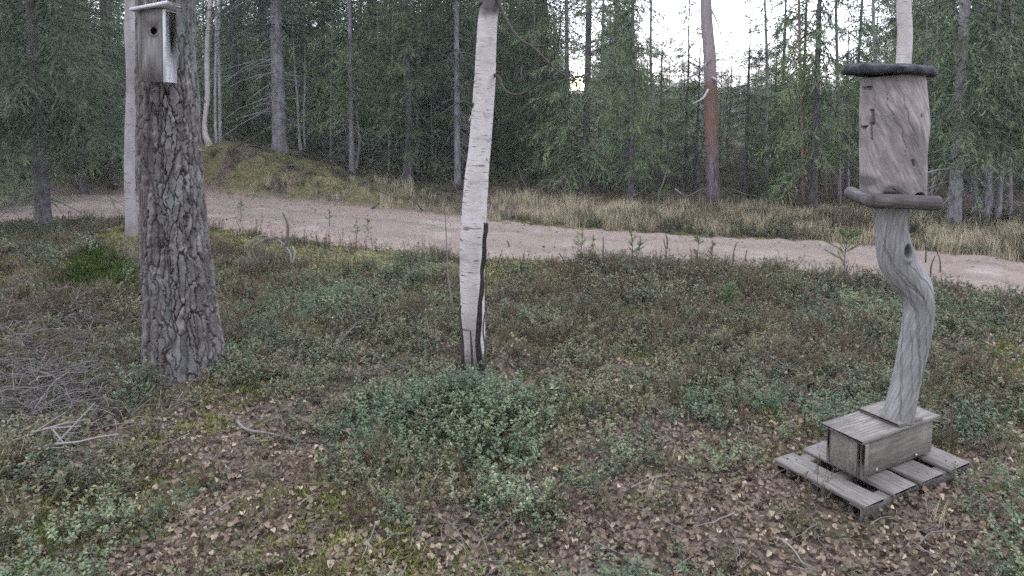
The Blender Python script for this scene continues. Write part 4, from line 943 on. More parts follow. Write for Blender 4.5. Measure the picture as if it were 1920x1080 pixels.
# ------------------------------------------------------------------ feeder: box foot, twisted post, tray, hollow log, slab roof
bf, bl, brr = PZ(1612, 903, zp), PZ(1548, 870, zp), PZ(1746, 852, zp)
f1 = (brr - bf)[:2]; BL = np.linalg.norm(f1); f1 /= BL
f2 = np.array([-f1[1], f1[0]]); BWd = abs((bl - bf)[:2] @ f2)
BH = (ZV(bf[1], 829)) - zp
print('box', BL, BWd, BH, 'ang', math.degrees(math.atan2(f1[1], f1[0])), 'pallet e2', math.degrees(math.atan2(e2[1], e2[0])))
ba = math.atan2(f1[1], f1[0])
fd = empty('bird_feeder', (bf[0], bf[1], zp), 'bird feeder of a hollow grey log under a slab roof on a twisted post', 'bird feeder'); fd.rotation_euler = (0, 0, ba)
Rb = rotz(-ba)
def loc(p): return (np.asarray(p) - np.array([bf[0], bf[1], zp])) @ Rb.T
def fb(name, lx, ly, lz, c_, mat, wob=.002, rz_=0, nx=4, label=None):
    V, Fs = box_data(lx, ly, lz, .003, wob=wob, nx=nx)
    if rz_: V = V @ rotz(rz_).T
    o = obj(name, MB().add(V + np.array(c_), Fs).mesh(name), mat, fd)
    if label: o['label'] = label
    return o
th = .022
fb('front_panel', BL, th, BH - .02, (BL / 2, th / 2, BH / 2 + .005), M_BOXP, label='long plywood side of the box foot with two screws')
fb('back_panel', BL, th, BH - .02, (BL / 2, BWd - th / 2, BH / 2 + .005), M_BOXP)
fb('end_panel', BWd - 2 * th - .004, th, BH - .02, (-.001 + th / 2, BWd / 2, BH / 2 + .005), M_BOXP, rz_=math.pi / 2)
fb('end_panel', BWd - 2 * th - .004, th, BH - .02, (BL - th / 2 + .001, BWd / 2, BH / 2 + .005), M_BOXP, rz_=math.pi / 2)
fb('corner_post', .03, .03, BH - .02, (.012, -.013, BH / 2 + .004), M_BOXP)
fb('lid_board', BL + .05, BWd + .045, .022, (BL / 2, BWd / 2 - .002, BH + .008), M_PLANK, label='worn grey lid board of the box foot')
zl = BH + .019
mc = (PZ(1622, 772, zp + zl + .02) + PZ(1727, 780, zp + zl + .02)) / 2; mc = loc(mc)
mc = loc((PZ(1622, 772, zp + zl + .02) + PZ(1665, 802, zp + zl + .02) + PZ(1727, 780, zp + zl + .02) + PZ(1690, 752, zp + zl + .02)) / 4)
fb('mounting_board', .21, BWd + .03, .022, (mc[0], BWd / 2 - .004, zl + .0125), M_PLANK)
for (u, v) in ((1640, 883), (1714, 854)):
    p = loc(PY(u, v, bf[1] + .1)); s_ = (u - 1612) / (1746 - 1612) * BL; z_ = .035 + .0 * s_
    V, Fs, _ = tube_data([(s_, -.001, z_), (s_, -.008, z_)], .007, 10); obj('screw', MB().add(V, Fs).mesh('screw', True), M_STEEL, fd)
# post
def dry_cracks(A, s_, sl, n, seed, L, w):
    q = np.random.default_rng(seed); out = np.zeros_like(A); tw_ = A + s_ * sl
    for _ in range(n):
        a0 = q.uniform(0, 6.28); s0 = q.uniform(0, L); ln = q.uniform(.10, .35) * L; wob = .05 * np.sin(s_ * q.uniform(15, 30) + q.uniform(0, 6)) + .03 * np.sin(s_ * 70 + a0)
        d = np.abs(np.mod(tw_ - a0 + wob + np.pi, 2 * np.pi) - np.pi); t = np.abs(s_ - s0) / ln
        out = np.maximum(out, (1 - sstep(w * .3, w, d / np.sqrt(np.clip(1 - t ** 2, .02, 1)))) * (t < 1))
    return out
pb0 = PZ(1684, 779, zp + zl + .024); Yq = pb0[1]
ppx = [(1683, 784, 54), (1686, 770, 52), (1694, 735, 49), (1705, 690, 49), (1714, 645, 51), (1721, 600, 53), (1722, 570, 54), (1715, 542, 62), (1698, 515, 68), (1683, 490, 66), (1675, 460, 60), (1671, 425, 54), (1671, 385, 54)]
P, r = px_path(ppx, Yq, 300)
kn = PY(1686, 466, Yq)
Pl = loc(P)
def cracks_(A, s_):
    n_ = fbm_p(A + s_ * 3.0, s_ * 1.6, 9, 170, 3); m_ = fbm_p(A + s_ * 3.0, s_ * 1.3, 5, 179, 2); pc_['c'] = dry_cracks(A, s_, 2.6, 34, 8, 1.1, .05); return pc_['c']
pc_ = {}
V, Fs, tc = tube_data(Pl, r, 130, disp=lambda A, s_, rr: -.004 * cracks_(A, s_) + .0025 * (fbm_p(A + s_ * 3, s_ * 3, 24, 81, 3) - .5) * 2 + rr * (.10 * (fbm(np.cos(A) * 1.2 + 3, s_ * 3.5 + np.sin(A) * 1.2, 2, 3) - .5) + .05 * (fbm(np.mod(A + s_ * 3.0, 6.283) * 4, s_ * 2, 6, 3) - .5)), twist=-3.0)
wv = V @ Rb + np.array([bf[0], bf[1], zp])   # world
du = 960 + F * wv[:, 0] / (wv[:, 1] * cp - (wv[:, 2] - CAM_H) * sp_); kz = (wv[:, 2] - kn[2]); kx = wv[:, 0] - kn[0]
front = wv[:, 1] < Yq
kd = np.hypot(kx / .026, kz / .042); ring = np.exp(-((kd - 1.15) / .35) ** 2) * front; hol = sstep(1.0, .3, kd) * front
nrm_y = np.zeros_like(V); nrm_y[:, :] = (np.array([0, 1, 0]) @ Rb.T)
V = V + nrm_y * (hol * .035 - ring * .012)[:, None]
obj('post', mesh('post', V, Fs, {'tc': tc, 'blk': np.clip(np.maximum(hol, np.concatenate([pc_['c'].ravel(), [0, 0]]) * .6), 0, .92)}, True), M_POST, fd)['label'] = 'naturally twisted weathered trunk with a dark knot hole'
P, r = px_path([(1686, 447, 10), (1690, 430, 11), (1695, 412, 12), (1701, 396, 11), (1704, 390, 5)], Yq - .02, 16)
V, Fs, tc = tube_data(loc(P), r, 10, disp=lambda A, s_, rr: rr * .4 * (fbm(A, s_ * 20, 3) - .5)); obj('split_fork', mesh('split_fork', V, Fs, {'tc': tc, 'blk': np.zeros(len(V))}, True), M_POST, fd)
# tray
zt_ = ZV(Yq - .18, 379); FL = PY(1632, 379, Yq - .19); FR_ = PY(1764, 381, Yq - .19); BLk = np.array([PY(1593, 360, Yq + .17)[0], Yq + .17, zt_]); FL[2] = FR_[2] = zt_
BRk = BLk + (FR_ - FL)
def log_(a_, b_, rad, name='rim_log', ov=.02, seed=0):
    d = b_ - a_; d = d / np.linalg.norm(d); t = np.linspace(0, 1, 16)[:, None]; P = (a_ - d * ov) * (1 - t) + (b_ + d * ov) * t
    P = P + np.array([0, 0, 1]) * (np.sin(t * 3.1 + seed) * .006); rr = np.full(16, rad); rr[0] *= .55; rr[-1] *= .55; P[0] = P[1] - d * .008; P[-1] = P[-2] + d * .008
    V, Fs, tc = tube_data(loc(P), rr, 18, disp=lambda A, s_, rr: rr * .16 * (fbm(np.cos(A) + seed, s_ * 6 + np.sin(A), 3) - .5))
    return obj(name, mesh(name, V, Fs, {'tc': tc, 'blk': np.zeros(len(V))}, True), M_RIM, fd)
log_(FL + [.012, 0, 0], FR_, .037, ov=.015, seed=1); log_(FL + [.012, -.012, .003], BLk + [0, -.01, .012], .036, seed=2, ov=.02); log_(FR_ + [-.035, .09, .002], BRk, .028, seed=3, ov=0); log_(BLk + [.07, .02, 0], BRk + [-.06, .02, 0], .028, seed=4, ov=0)
cx = (FL + FR_ + BLk + BRk) / 4
base_poly = np.array([FL + [-.0, .0, 0], FR_, BRk, BLk]); t0 = loc(base_poly - [0, 0, .030]); t1 = loc(base_poly - [0, 0, .012])
obj('tray_floor', mesh('tray_floor', np.concatenate([t0, t1]), [np.array([[0, 3, 2, 1], [4, 5, 6, 7], [0, 1, 5, 4], [1, 2, 6, 5], [2, 3, 7, 6], [3, 0, 4, 7]])], {'tc': np.concatenate([t0, t1]), 'blk': np.zeros(8)}), M_RIM, fd)
# hollow log
lc_ = {}
Yl = Yq - .01
lp = [(1674, 366, 112), (1674, 345, 114), (1674, 310, 114), (1674, 270, 116), (1676, 230, 119), (1675, 190, 116), (1674, 160, 112), (1673, 141, 112)]
P, r = px_path(lp, Yl, 250)
Rl = float(np.mean(r))
def cracks(A, s_, n=9, sl=2.6, fy=2.2, w=.02, seed=70):
    n_ = fbm_p(A + s_ * sl, s_ * fy, n, seed, 3); m_ = fbm_p(A + s_ * sl, s_ * 1.3, 5, seed + 9, 2); return (1 - sstep(0, w, np.abs(n_ - .5))) * sstep(.42, .6, m_)
def ldisp(A, s_, rr): lc_['c'] = dry_cracks(A, s_, 1.9, 11, 12, .66, .015); return -.006 * lc_['c'] + .003 * (fbm_p(A + s_ * 2.6, s_ * 3, 40, 81, 3) - .5) * 2 + rr * (.05 * (fbm(np.cos(A) * 1.3 + 2, s_ * 3 + np.sin(A) * 1.3, 33, 3) - .5) + .035 * (fbm(np.mod(A - s_ * 2.2, 6.2832) * 3, s_ * 3, 35, 4) - .5) + .012 * np.sin(A * 2 + 1))
V, Fs, tc = tube_data(loc(P), r, 260, disp=ldisp, cap=False, twist=2.6)
Vi, Fi, tci = tube_data(loc(P), r - .028, 260, cap=False); N0 = len(V)
wv = V @ Rb + np.array([bf[0], bf[1], zp]); front = (wv[:, 1] < Yl + .02)
def at_px(u, v): p = PY(u, v, Yl - Rl); return p[0], p[2]
blk = np.zeros(N0)
sx = wv[:, 0]; sz = wv[:, 2]
inw = np.zeros(N0)
for (u0, v0, u1, v1, hw, dk) in ((1651, 207, 1652, 234, .0050, .95), (1650, 232, 1651, 264, .0022, .95), (1644, 246, 1647, 238, .0035, .9), (1650, 163, 1650, 166, .007, .9), (1712, 302, 1715, 312, .006, .7), (1729, 216, 1729, 220, .005, .6)):
    (xa, za), (xb, zb_) = at_px(u0, v0), at_px(u1, v1); d = np.array([xb - xa, zb_ - za]); L2 = d @ d + 1e-9
    t = np.clip(((sx - xa) * d[0] + (sz - za) * d[1]) / L2, 0, 1); dd = np.hypot(sx - xa - t * d[0], sz - za - t * d[1]) + (fbm(sx * 260, sz * 160, 5) - .5) * .003
    m_ = sstep(hw * 1.25, hw * .5, dd) * front; blk = np.maximum(blk, m_ * dk); inw = np.maximum(inw, m_)
blk = np.maximum(blk, lc_['c'].ravel() * .6)
# soot dark weathering round the feeding mouths; darker band towards the log's top
zb0 = wv[:, 2].min()
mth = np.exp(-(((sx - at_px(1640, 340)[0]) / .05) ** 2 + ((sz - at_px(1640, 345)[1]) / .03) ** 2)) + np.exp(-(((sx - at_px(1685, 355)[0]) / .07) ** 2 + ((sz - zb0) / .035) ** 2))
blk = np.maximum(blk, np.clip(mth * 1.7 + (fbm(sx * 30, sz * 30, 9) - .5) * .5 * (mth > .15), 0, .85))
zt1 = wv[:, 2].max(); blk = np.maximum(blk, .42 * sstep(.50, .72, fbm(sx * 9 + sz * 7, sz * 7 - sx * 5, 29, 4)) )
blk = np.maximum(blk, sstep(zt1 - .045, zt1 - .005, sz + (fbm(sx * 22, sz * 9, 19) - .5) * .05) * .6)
cl = loc(P).mean(0)
dirn = V[:, :2] - cl[:2]; dirn /= np.linalg.norm(dirn, axis=1)[:, None]
V[:, :2] -= dirn * (inw * .018)[:, None]
# feeding mouths: the lower edge is cut in arches
Ac = np.arctan2(wv[:, 1] - Yl, wv[:, 0] - P[:, 0].mean())
arch = .058 * np.exp(-((Ac + 2.0) / .34) ** 2) + .036 * np.exp(-((Ac + 1.1) / .35) ** 2) + .04 * np.exp(-((Ac - 1.5) / .5) ** 2)
hh = (zt1 - zb0); k = np.clip((sz - zb0) / hh, 0, 1); V[:, 2] += arch * (1 - k) ** 6
wi = Vi @ Rb + np.array([bf[0], bf[1], zp]); Ai = np.arctan2(wi[:, 1] - Yl, wi[:, 0] - P[:, 0].mean())
arch = .058 * np.exp(-((Ai + 2.0) / .34) ** 2) + .036 * np.exp(-((Ai + 1.1) / .35) ** 2) + .04 * np.exp(-((Ai - 1.5) / .5) ** 2)
k = np.clip((wi[:, 2] - zb0) / hh, 0, 1); Vi[:, 2] += arch * (1 - k) ** 6
jj = np.arange(260); j2_ = (jj + 1) % 260; top_ = N0 - 260
rim = np.concatenate([np.stack([jj, jj + N0, j2_ + N0, j2_], -1), np.stack([jj + top_, j2_ + top_, j2_ + top_ + N0, jj + top_ + N0], -1)])
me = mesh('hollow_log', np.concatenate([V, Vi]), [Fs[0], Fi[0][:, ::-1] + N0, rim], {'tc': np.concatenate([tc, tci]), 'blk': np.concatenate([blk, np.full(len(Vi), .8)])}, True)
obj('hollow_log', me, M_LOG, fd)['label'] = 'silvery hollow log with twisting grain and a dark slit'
# roof slab
rc_ = PY(1667, 133, Yl); K = 72; a = np.arange(K) / K * 2 * np.pi
rr_ = (80 / F * depth(rc_)) * (1 + .05 * np.sin(a * 3 + 1) + .05 * (fbm(np.cos(a) * 3 + 5, np.sin(a) * 3 + 5, 3) - .5) + .03 * rng.normal(size=K) * .5)
rings = []
for (k_, z_) in ((.02, .030), (.5, .028), (.93, .022), (.99, .014), (1.0, .0), (.99, -.014), (.93, -.022), (.02, -.024)):
    jit = (fbm(np.cos(a) * 6 + 9, np.sin(a) * 6 + z_ * 60 + 9, 4) - .5) * .030; k_ = k_ * (1 + (k_ > .8) * (fbm(np.cos(a) * 8 + 3, np.sin(a) * 8 + z_ * 40, 14, 3) - .5) * .12)
    k_ = np.asarray(k_); x_ = np.cos(a) * rr_ * k_; y_ = np.sin(a) * rr_ * .95 * k_
    rings.append(np.stack([x_, y_, z_ + jit - .018 * x_ / .2 * .5 + .0 * y_], -1))
V = loc(np.concatenate(rings) + rc_); i_ = np.arange(7)[:, None] * K; j_ = np.arange(K)[None]
Q = np.stack([i_ + j_, i_ + (j_ + 1) % K, i_ + K + (j_ + 1) % K, i_ + K + j_], -1).reshape(-1, 4)
obj('roof', mesh('roof', V, [Q, np.arange(K)[None], (np.arange(K) + 7 * K)[None, ::-1]], {'blk': np.zeros(len(V))}, False), M_ROOF, fd)['label'] = 'dark ragged round slab roof'

# ------------------------------------------------------------------ fallen branches
def fallen(u0, v0, u1, v1, w, label, twigs=6, sag=.03, seed=0, lift=.05, group=None, mat=None, tl=.25):
    q = np.random.default_rng(seed + 500); a_ = G(u0, v0); b_ = G(u1, v1); n_ = 12; t = np.linspace(0, 1, n_)
    side = norm(np.cross(b_ - a_, [0, 0, 1])); L = np.linalg.norm(b_ - a_)
    P = a_ * (1 - t[:, None]) + b_ * t[:, None] + side * (np.sin(t * math.pi * q.uniform(.8, 1.6)) * L * q.uniform(-.14, .14))[:, None] + np.cumsum(q.normal(size=(n_, 3)) * .008, 0)
    P[:, 2] = hgt(P[:, 0], P[:, 1]) + lift * (.35 + np.sin(t * 3.0)) * q.uniform(.6, 1.2) + .01
    P[0, 2] -= lift * .3
    r0 = w / 2 * depth(a_) / F; mb = MB(); o_ = P[0].copy(); addtube(mb, P - o_, np.linspace(r0, r0 * .35, n_), 7, rnd=q.random())
    for k in range(twigs):
        i_ = q.integers(2, n_ - 1); d = norm(norm(P[min(i_ + 1, n_ - 1)] - P[i_ - 1]) + side * q.choice([-1, 1]) * q.uniform(.4, 1.2) + [0, 0, q.uniform(-.1, .5)]); l = L * tl * q.uniform(.5, 1.5); tt_ = np.linspace(0, 1, 6)
        p = P[i_] + d * (tt_[:, None] * l) + np.cumsum(q.normal(size=(6, 3)) * .01, 0) * (tt_[:, None] > 0); p[:, 2] = np.maximum(p[:, 2], hgt(p[:, 0], p[:, 1]) + .01)
        addtube(mb, p - o_, np.linspace(r0 * .5, r0 * .2, 6), 5, rnd=q.random())
        for _ in range(3):
            s0 = p[q.integers(1, 5)]; dd = norm(d + q.normal(size=3) * .5); e_ = s0 + np.linspace(0, 1, 4)[:, None] * dd * l * .4; e_[:, 2] = np.maximum(e_[:, 2], hgt(e_[:, 0], e_[:, 1]) + .01)
            addtube(mb, e_ - o_, np.array([.3, .25, .2, .15]) * r0, 4, rnd=q.random(), cap=False)
    return tag(obj('fallen_branch', mb.mesh('fallen_branch', True), mat or M_TWIG, None, o_), label, 'branch', group)
FB = [(-30, 745, 55, 900, 15, 'thickest knotted pale branch at the lower end of the brush heap, left frame edge', 4),
      (-20, 690, 215, 640, 7, 'grey branch running flat across the upper brush heap left of the pine', 8),
      (-30, 860, 60, 895, 9, 'short forked grey branch end at the left frame edge below the brush heap', 3),
      (60, 790, 205, 705, 7, 'pale branch rising slantwise through the middle of the brush heap', 7),
      (-10, 720, 110, 800, 8, 'drooping grey branch at the left end of the brush heap', 8),
      (120, 668, 195, 672, 6, 'short bright bare stick near the pine foot in the brush heap', 1),
      (90, 600, 255, 650, 6, 'curved grey branch at the top of the brush heap behind the pine foot', 9),
      (0, 640, 180, 620, 5, 'thin straight branch at the top left of the brush heap', 8),
      (130, 860, 190, 790, 3, 'thin pale stick leaning below the brush heap middle', 2),
      (445, 795, 562, 840, 8, 'long pale branch lying right of the pine foot', 2),
      (1062, 990, 985, 935, 9, 'pale lichen covered branch nearest the bottom middle of the clearing', 3),
      (892, 1035, 990, 958, 6, 'thin curved branch meeting the lichen covered branch at bottom middle', 2),
      (585, 655, 705, 585, 7, 'forked grey branch lying between the pine and the crooked birch', 5),
      (640, 640, 700, 600, 5, 'dark forked stick beside the grey branch between pine and birch', 3),
      (1425, 650, 1560, 745, 5, 'long thin grey branch lying in the shrubs left of the box foot', 6),
      (1400, 670, 1500, 720, 4, 'thinner parallel branch left of the long thin one by the box foot', 4),
      (540, 545, 590, 615, 5, 'pale straight stick below the arching lichened branch', 2),
      (990, 545, 1045, 550, 4, 'thin pale bent twig in the heather right of the birch', 2),
      (1450, 1015, 1530, 1075, 5, 'thin twig at the bottom of the frame below the pallet', 1),
      (1720, 1030, 1900, 1010, 4, 'thin dark twig in the moss at the bottom right corner', 2)]
for k, f in enumerate(FB):
    hp = k < 9
    f = (*f[:4], f[4] * (.72 if hp else .85), *f[5:])
    fallen(*f[:5], f[5], twigs=f[6], seed=k, lift=.10 if hp and k not in (0, 2, 5) else .03, group='fallen dead branches on the forest floor', tl=.35 if hp else .2, mat=M_BRUSH if hp and k not in (0, 5) else None)
q = np.random.default_rng(66); mb = MB()
for _ in range(1000):
    u, v = q.normal(70, 105), q.normal(705, 78)
    if v < 545 or u > 265 or v > 920: continue
    p = G(max(u, -200), v); a = q.normal(.45, .95) + (math.pi if q.random() < .5 else 0); L = q.uniform(.1, .4); t = np.linspace(0, 1, 5)
    P = p + np.stack([np.cos(a) * t * L, np.sin(a) * t * L, q.uniform(.01, .16) + .04 * np.sin(t * 3)], -1) + np.cumsum(q.normal(size=(5, 3)) * .014, 0)
    addtube(mb, P, np.linspace(.0024, .0009, 5), 4, rnd=q.random(), cap=False)
tag(obj('brush_heap_twigs', mb.mesh('brush_heap_twigs'), M_BRUSH), 'heap of fine grey brushwood twigs left of the plated pine', 'brushwood', None, 'stuff')

# ------------------------------------------------------------------ ground cover
def leaf_tris(C, D, U, L, Wd, mb, rnd, fold=.35):
    """folded pointed leaves: base C, direction D, up U"""
    N = len(C); S_ = norm(np.cross(D, U)); Un = norm(np.cross(S_, D)); L = L[:, None]; Wd = Wd[:, None]
    m_ = C + D * L * .5
    V = np.stack([C, m_ + S_ * Wd / 2 + Un * Wd * fold, C + D * L, m_ - S_ * Wd / 2 + Un * Wd * fold], 1).reshape(-1, 3)
    b_ = np.arange(N)[:, None] * 4
    mb.add(V, np.concatenate([b_ + [0, 1, 2], b_ + [0, 2, 3]]), rnd=np.repeat(rnd, 4))
def clump(kind, seed, ns, rad, h, nl, ll, lw, spread=.5, stem=True):
    q = np.random.default_rng(seed); mb = MB()
    for _ in range(ns):
        a = q.uniform(0, 6.28); r_ = rad * math.sqrt(q.random()); o = np.array([math.cos(a) * r_, math.sin(a) * r_, -.02]); H = h * q.uniform(.5, 1.1); ln = np.array([q.normal() * spread, q.normal() * spread, 1]) 
        t = np.linspace(0, 1, 4); P = o + t[:, None] * ln * H + np.array([1, 0, 0]) * (t[:, None] ** 2 * q.normal() * .02)
        if stem: addtube(mb, P, [.0016, .0014, .0011, .0008], 3, rnd=.1 + .3 * q.random(), cap=False)
        s = q.uniform(.2, 1.0, nl) if kind != 'spiky' else q.random(nl); C = o + s[:, None] * ln * H
        an = q.uniform(0, 6.28, nl); D = norm(np.stack([np.cos(an), np.sin(an), q.uniform(-.1, .9, nl)], -1)); U = np.tile([0, 0, 1.0], (nl, 1)); br = q.random() * .4
        if kind == 'oval': leaf_tris(C + D * .004, D, U, ll * q.uniform(.7, 1.2, nl), lw * q.uniform(.7, 1.2, nl), mb, np.clip(br + .6 * q.random(nl), 0, 1))
        else:
            D = norm(D * .7 + ln * .7); old = globals()['rng']; globals()['rng'] = q
            sliver_mesh(C, D, ll * q.uniform(.6, 1.3, nl), lw * q.uniform(.7, 1.3, nl), np.clip(br + .6 * q.random(nl), 0, 1), mb); globals()['rng'] = old
    return mb.mesh(kind)
LING = [(clump('oval', 100 + k, 9, .09, .13, 17, .021, .0125), M_LING) for k in range(4)]
BILB = [(clump('oval', 120 + k, 10, .09, .19, 22, .019, .011, .45), M_BILB) for k in range(3)]
HEATH = [(clump('spiky', 140 + k, 14, .08, .18, 34, .022, .0035, .3), M_HEATH) for k in range(3)]
SHOOT = [(clump('spiky', 180 + k, 5, .04, .26, 22, .020, .005, .12), M_DTWIG) for k in range(3)]
MOSSC = [(clump('spiky', 150 + k, 34, .08, .035, 9, .020, .0045, .9, False), M_MOSS) for k in range(3)]
YMOSS = [(clump('spiky', 160 + k, 34, .08, .030, 9, .020, .0050, .9, False), M_YMOSS) for k in range(3)]
def grass(seed, nb_, H, rad, w=.003, bend=.6):
    q = np.random.default_rng(seed); mb = MB()
    for _ in range(nb_):
        a = q.uniform(0, 6.28); o = np.array([q.normal() * rad, q.normal() * rad, -.01]); d = np.array([math.cos(a), math.sin(a), 0]); h = H * q.uniform(.4, 1.1); b_ = q.uniform(.1, 1) * bend; t = np.linspace(0, 1, 5)[:, None]
        P = o + d * h * b_ * t ** 2 + np.array([0, 0, h]) * (t - .35 * b_ * t ** 2); s = np.array([-d[1], d[0], 0]) * w * (1 - t * .85)
        V = np.concatenate([P - s, P + s]); j_ = np.arange(4); mb.add(V, np.stack([j_, j_ + 1, j_ + 6, j_ + 5], -1), rnd=q.random())
    return mb.mesh('grass')
GRS = [(grass(200 + k, 26, .30, .05), M_GRASS) for k in range(3)]
GRG = [(grass(210 + k, 10, .14, .03, .0022, .4), M_GGRASS) for k in range(2)]
def birch_leaf(seed):
    q = np.random.default_rng(seed); m_ = 5; mb = MB()
    xs = np.array([0, .22, .5, .78, 1.0]); wd = np.array([.03, .40, .42, .20, .0]) * q.uniform(.85, 1.1); c1, c2 = q.uniform(-1.0, 1.8), q.uniform(-.6, 1.8)
    L = .033; V = []
    for x_, w_ in zip(xs, wd):
        for y_ in (-1, 0, 1): V.append([(x_ - .5) * L, y_ * w_ * L, (c1 * (x_ - .5) ** 2 + c2 * (w_ * y_) ** 2 * 1.6 + q.normal() * .03) * L])
    Q = [];
    for k in range(4):
        for j_ in range(2): Q.append([k * 3 + j_, k * 3 + j_ + 1, k * 3 + j_ + 4, k * 3 + j_ + 3])
    mb.add(V, np.array(Q), rnd=q.random()); return mb.mesh('leaf')
LEAFS = [(birch_leaf(300 + k), M_LEAF) for k in range(7)]
def twig_mesh(seed):
    q = np.random.default_rng(seed); mb = MB(); n_ = 6; P = np.stack([np.linspace(-.09, .09, n_), np.cumsum(q.normal(size=n_) * .007), np.abs(np.cumsum(q.normal(size=n_) * .004))], -1)
    addtube(mb, P, np.linspace(.0025, .001, n_), 4, rnd=q.random(), cap=False); addtube(mb, P[3] + np.linspace(0, 1, 3)[:, None] * [.04, .03, .012], [.0015, .001, .0008], 3, rnd=.5, cap=False); return mb.mesh('twig')
TWG = [(twig_mesh(330 + k), M_TWIG) for k in range(4)]

gr = np.random.default_rng(2024)
def cand(N, y0, y1, p=1.0, xk=.80, xm=.9):
    y = y0 + (y1 - y0) * gr.random(N) ** p; x = (gr.random(N) * 2 - 1) * (xk * y + xm); return x, y
def pxw(u, v): return G(u, v)[:2]
pit = [pxw(345, 690), pxw(888, 682)]
pal_c = A_[:2] + e1 * Lp / 2 + e2 * PW / 2
LEAFY = [(1500, 765, .35), (1450, 820, .4), (1590, 990, .4), (1720, 985, .3), (1100, 900, .35), (480, 800, .35), (330, 800, .4), (1330, 830, .55), (1270, 905, .4), (1400, 900, .4), (1250, 780, .35), (350, 900, .45), (200, 850, .35), (480, 960, .4), (620, 1050, .3), (1150, 1040, .45), (900, 1060, .3), (1350, 1000, .4), (1180, 700, .3), (1080, 740, .3), (60, 520, .5), (200, 600, .4), (950, 700, .3), (560, 860, .3), (300, 1060, .4)]
LEAFY = [(*pxw(u, v), s * 1.0) for u, v, s in LEAFY]
def leafy(x, y):
    d = np.zeros_like(x)
    for a_, b_, s_ in LEAFY: d = np.maximum(d, np.exp(-(((x - a_) / s_) ** 2 + ((y - b_) / (s_ * 1.1)) ** 2)))
    return np.clip(d * 1.1 + (fbm(x * 2.2, y * 2.2, 90) - .5) * 1.1, 0, 1)
def blocked(x, y):
    dx = x - pal_c[0]; dy = y - pal_c[1]; a_ = dx * e1[0] + dy * e1[1]; b_ = dx * e2[0] + dy * e2[1]
    k = (np.abs(a_) < Lp / 2 + .06) & (np.abs(b_) < PW / 2 + .05)
    for p, rr__ in zip(pit, (.27, .08)): k |= np.hypot(x - p[0], y - p[1]) < rr__
    return k
cq = pxw(850, 790)
hk1, hk2 = pxw(172, 548), pxw(236, 462)
def roomy(x, y): return (1 - np.exp(-(np.hypot(x - hk1[0], y - hk1[1]) / .30) ** 4)) * (1 - np.exp(-(np.hypot(x - hk2[0], y - hk2[1]) / .45) ** 4)) * (1 - np.exp(-(((x - pal_c[0] + .1) / .55) ** 2 + ((y - pal_c[1] + .45) / .42) ** 4)))
def scat(name, x, y, assets, s0, s1, tilt, label, cat, dz=0.0, rough=0, w=None):
    z = hgt(x, y) + dz; N = len(x)
    if rough: w = (.55 + 1.0 * fbm(x * 1.9 + rough, y * 1.9, int(rough * 10), 3)) * (1 if w is None else w)
    sx_ = gr.normal(size=N) * tilt; sy_ = gr.normal(size=N) * tilt
    return gn_scatter(name, np.stack([x, y, z], -1), np.stack([sx_, sy_, gr.random(N) * 6.283], -1), gr.uniform(s0, s1, N) * (1 if w is None else w), gr.integers(0, len(assets), N), assets, label, cat)
def pick(x, y, prob, room=False):
    rd = road_d(x, y); k = (gr.random(len(x)) < prob * (roomy(x, y) if room else 1)) & (rd > .04) & ~blocked(x, y); return x[k], y[k]
# near half, between camera and track
x, y = cand(15000, 1.6, 13, 1.1); lf = leafy(x, y); rd = road_d(x, y); nm = fbm(x * 1.1, y * 1.1, 95); near_side = (rd > .08)
band = sstep(3.6, 4.6, y); pr = np.clip((1 - lf * .92) * sstep(.30, .55, nm + .10 * band) * (.26 + .5 * band), 0, 1) * (1 - .97 * yel_mask(x, y)) * sstep(.05, .5, rd + .15 * nm)
X1 = pick(x, y, pr * .95, True); dn_ = np.exp(-(((X1[0] - cq[0]) / .5) ** 2 + ((X1[1] - cq[1]) / .45) ** 2))
scat('lingonberry_shrubs', *X1, LING, .7, 1.15, .18, 'low dark green lingonberry shrubs covering the clearing', 'ground shrubs', rough=1, w=1 + .35 * sstep(6, 8.5, X1[1]) * sstep(.2, 1.5, X1[0]))
x, y = cand(9000, 1.6, 12.5, 1.1); lf = leafy(x, y); rd = road_d(x, y); nm = fbm(x * .9 + 7, y * .9, 99)
pr = (1 - lf * .9) * sstep(.50, .68, nm) * sstep(.1, .5, rd) * (1 - .9 * yel_mask(x, y))
d0 = np.exp(-(((x - cq[0]) / .42) ** 2 + ((y - cq[1] - .05) / .38) ** 2)); X1 = pick(x, y, np.clip(pr * .7, 0, 1), True)
ex, ey = cq[0] + gr.normal(size=130) * .25, cq[1] + .08 + gr.normal(size=130) * .24
X1 = (np.concatenate([X1[0], ex]), np.concatenate([X1[1], ey]))
scat('bilberry_shrubs', *X1, BILB, .7, 1.15, .2, 'paler blue green bilberry shrubs, thickest on the hummock before the birch', 'ground shrubs', rough=2)
x, y = cand(9500, 2.2, 12.5, .9); rd = road_d(x, y); nm = fbm(x * .8 + 17, y * .8, 109); lf = leafy(x, y)
pr = .72 * (1 - lf * .85) * sstep(.40, .6, nm + .14 * sstep(5.0, 7, y)) * sstep(.05, .4, rd) * (1 - .95 * yel_mask(x, y)) * (.35 + .65 * sstep(4.5, 6, y))
hx_, hy_ = pick(x, y, pr, True); HR = road_d(hx_, hy_); scat('heather', hx_, hy_, HEATH, .6, 1.2, .2, 'brownish heather and dead stalks between the shrubs and the track', 'heather', rough=3, w=1 + .45 * sstep(1.8, .9, HR) * sstep(.2, .8, HR) * sstep(0, 1.5, hx_) * sstep(5, 3, hx_))
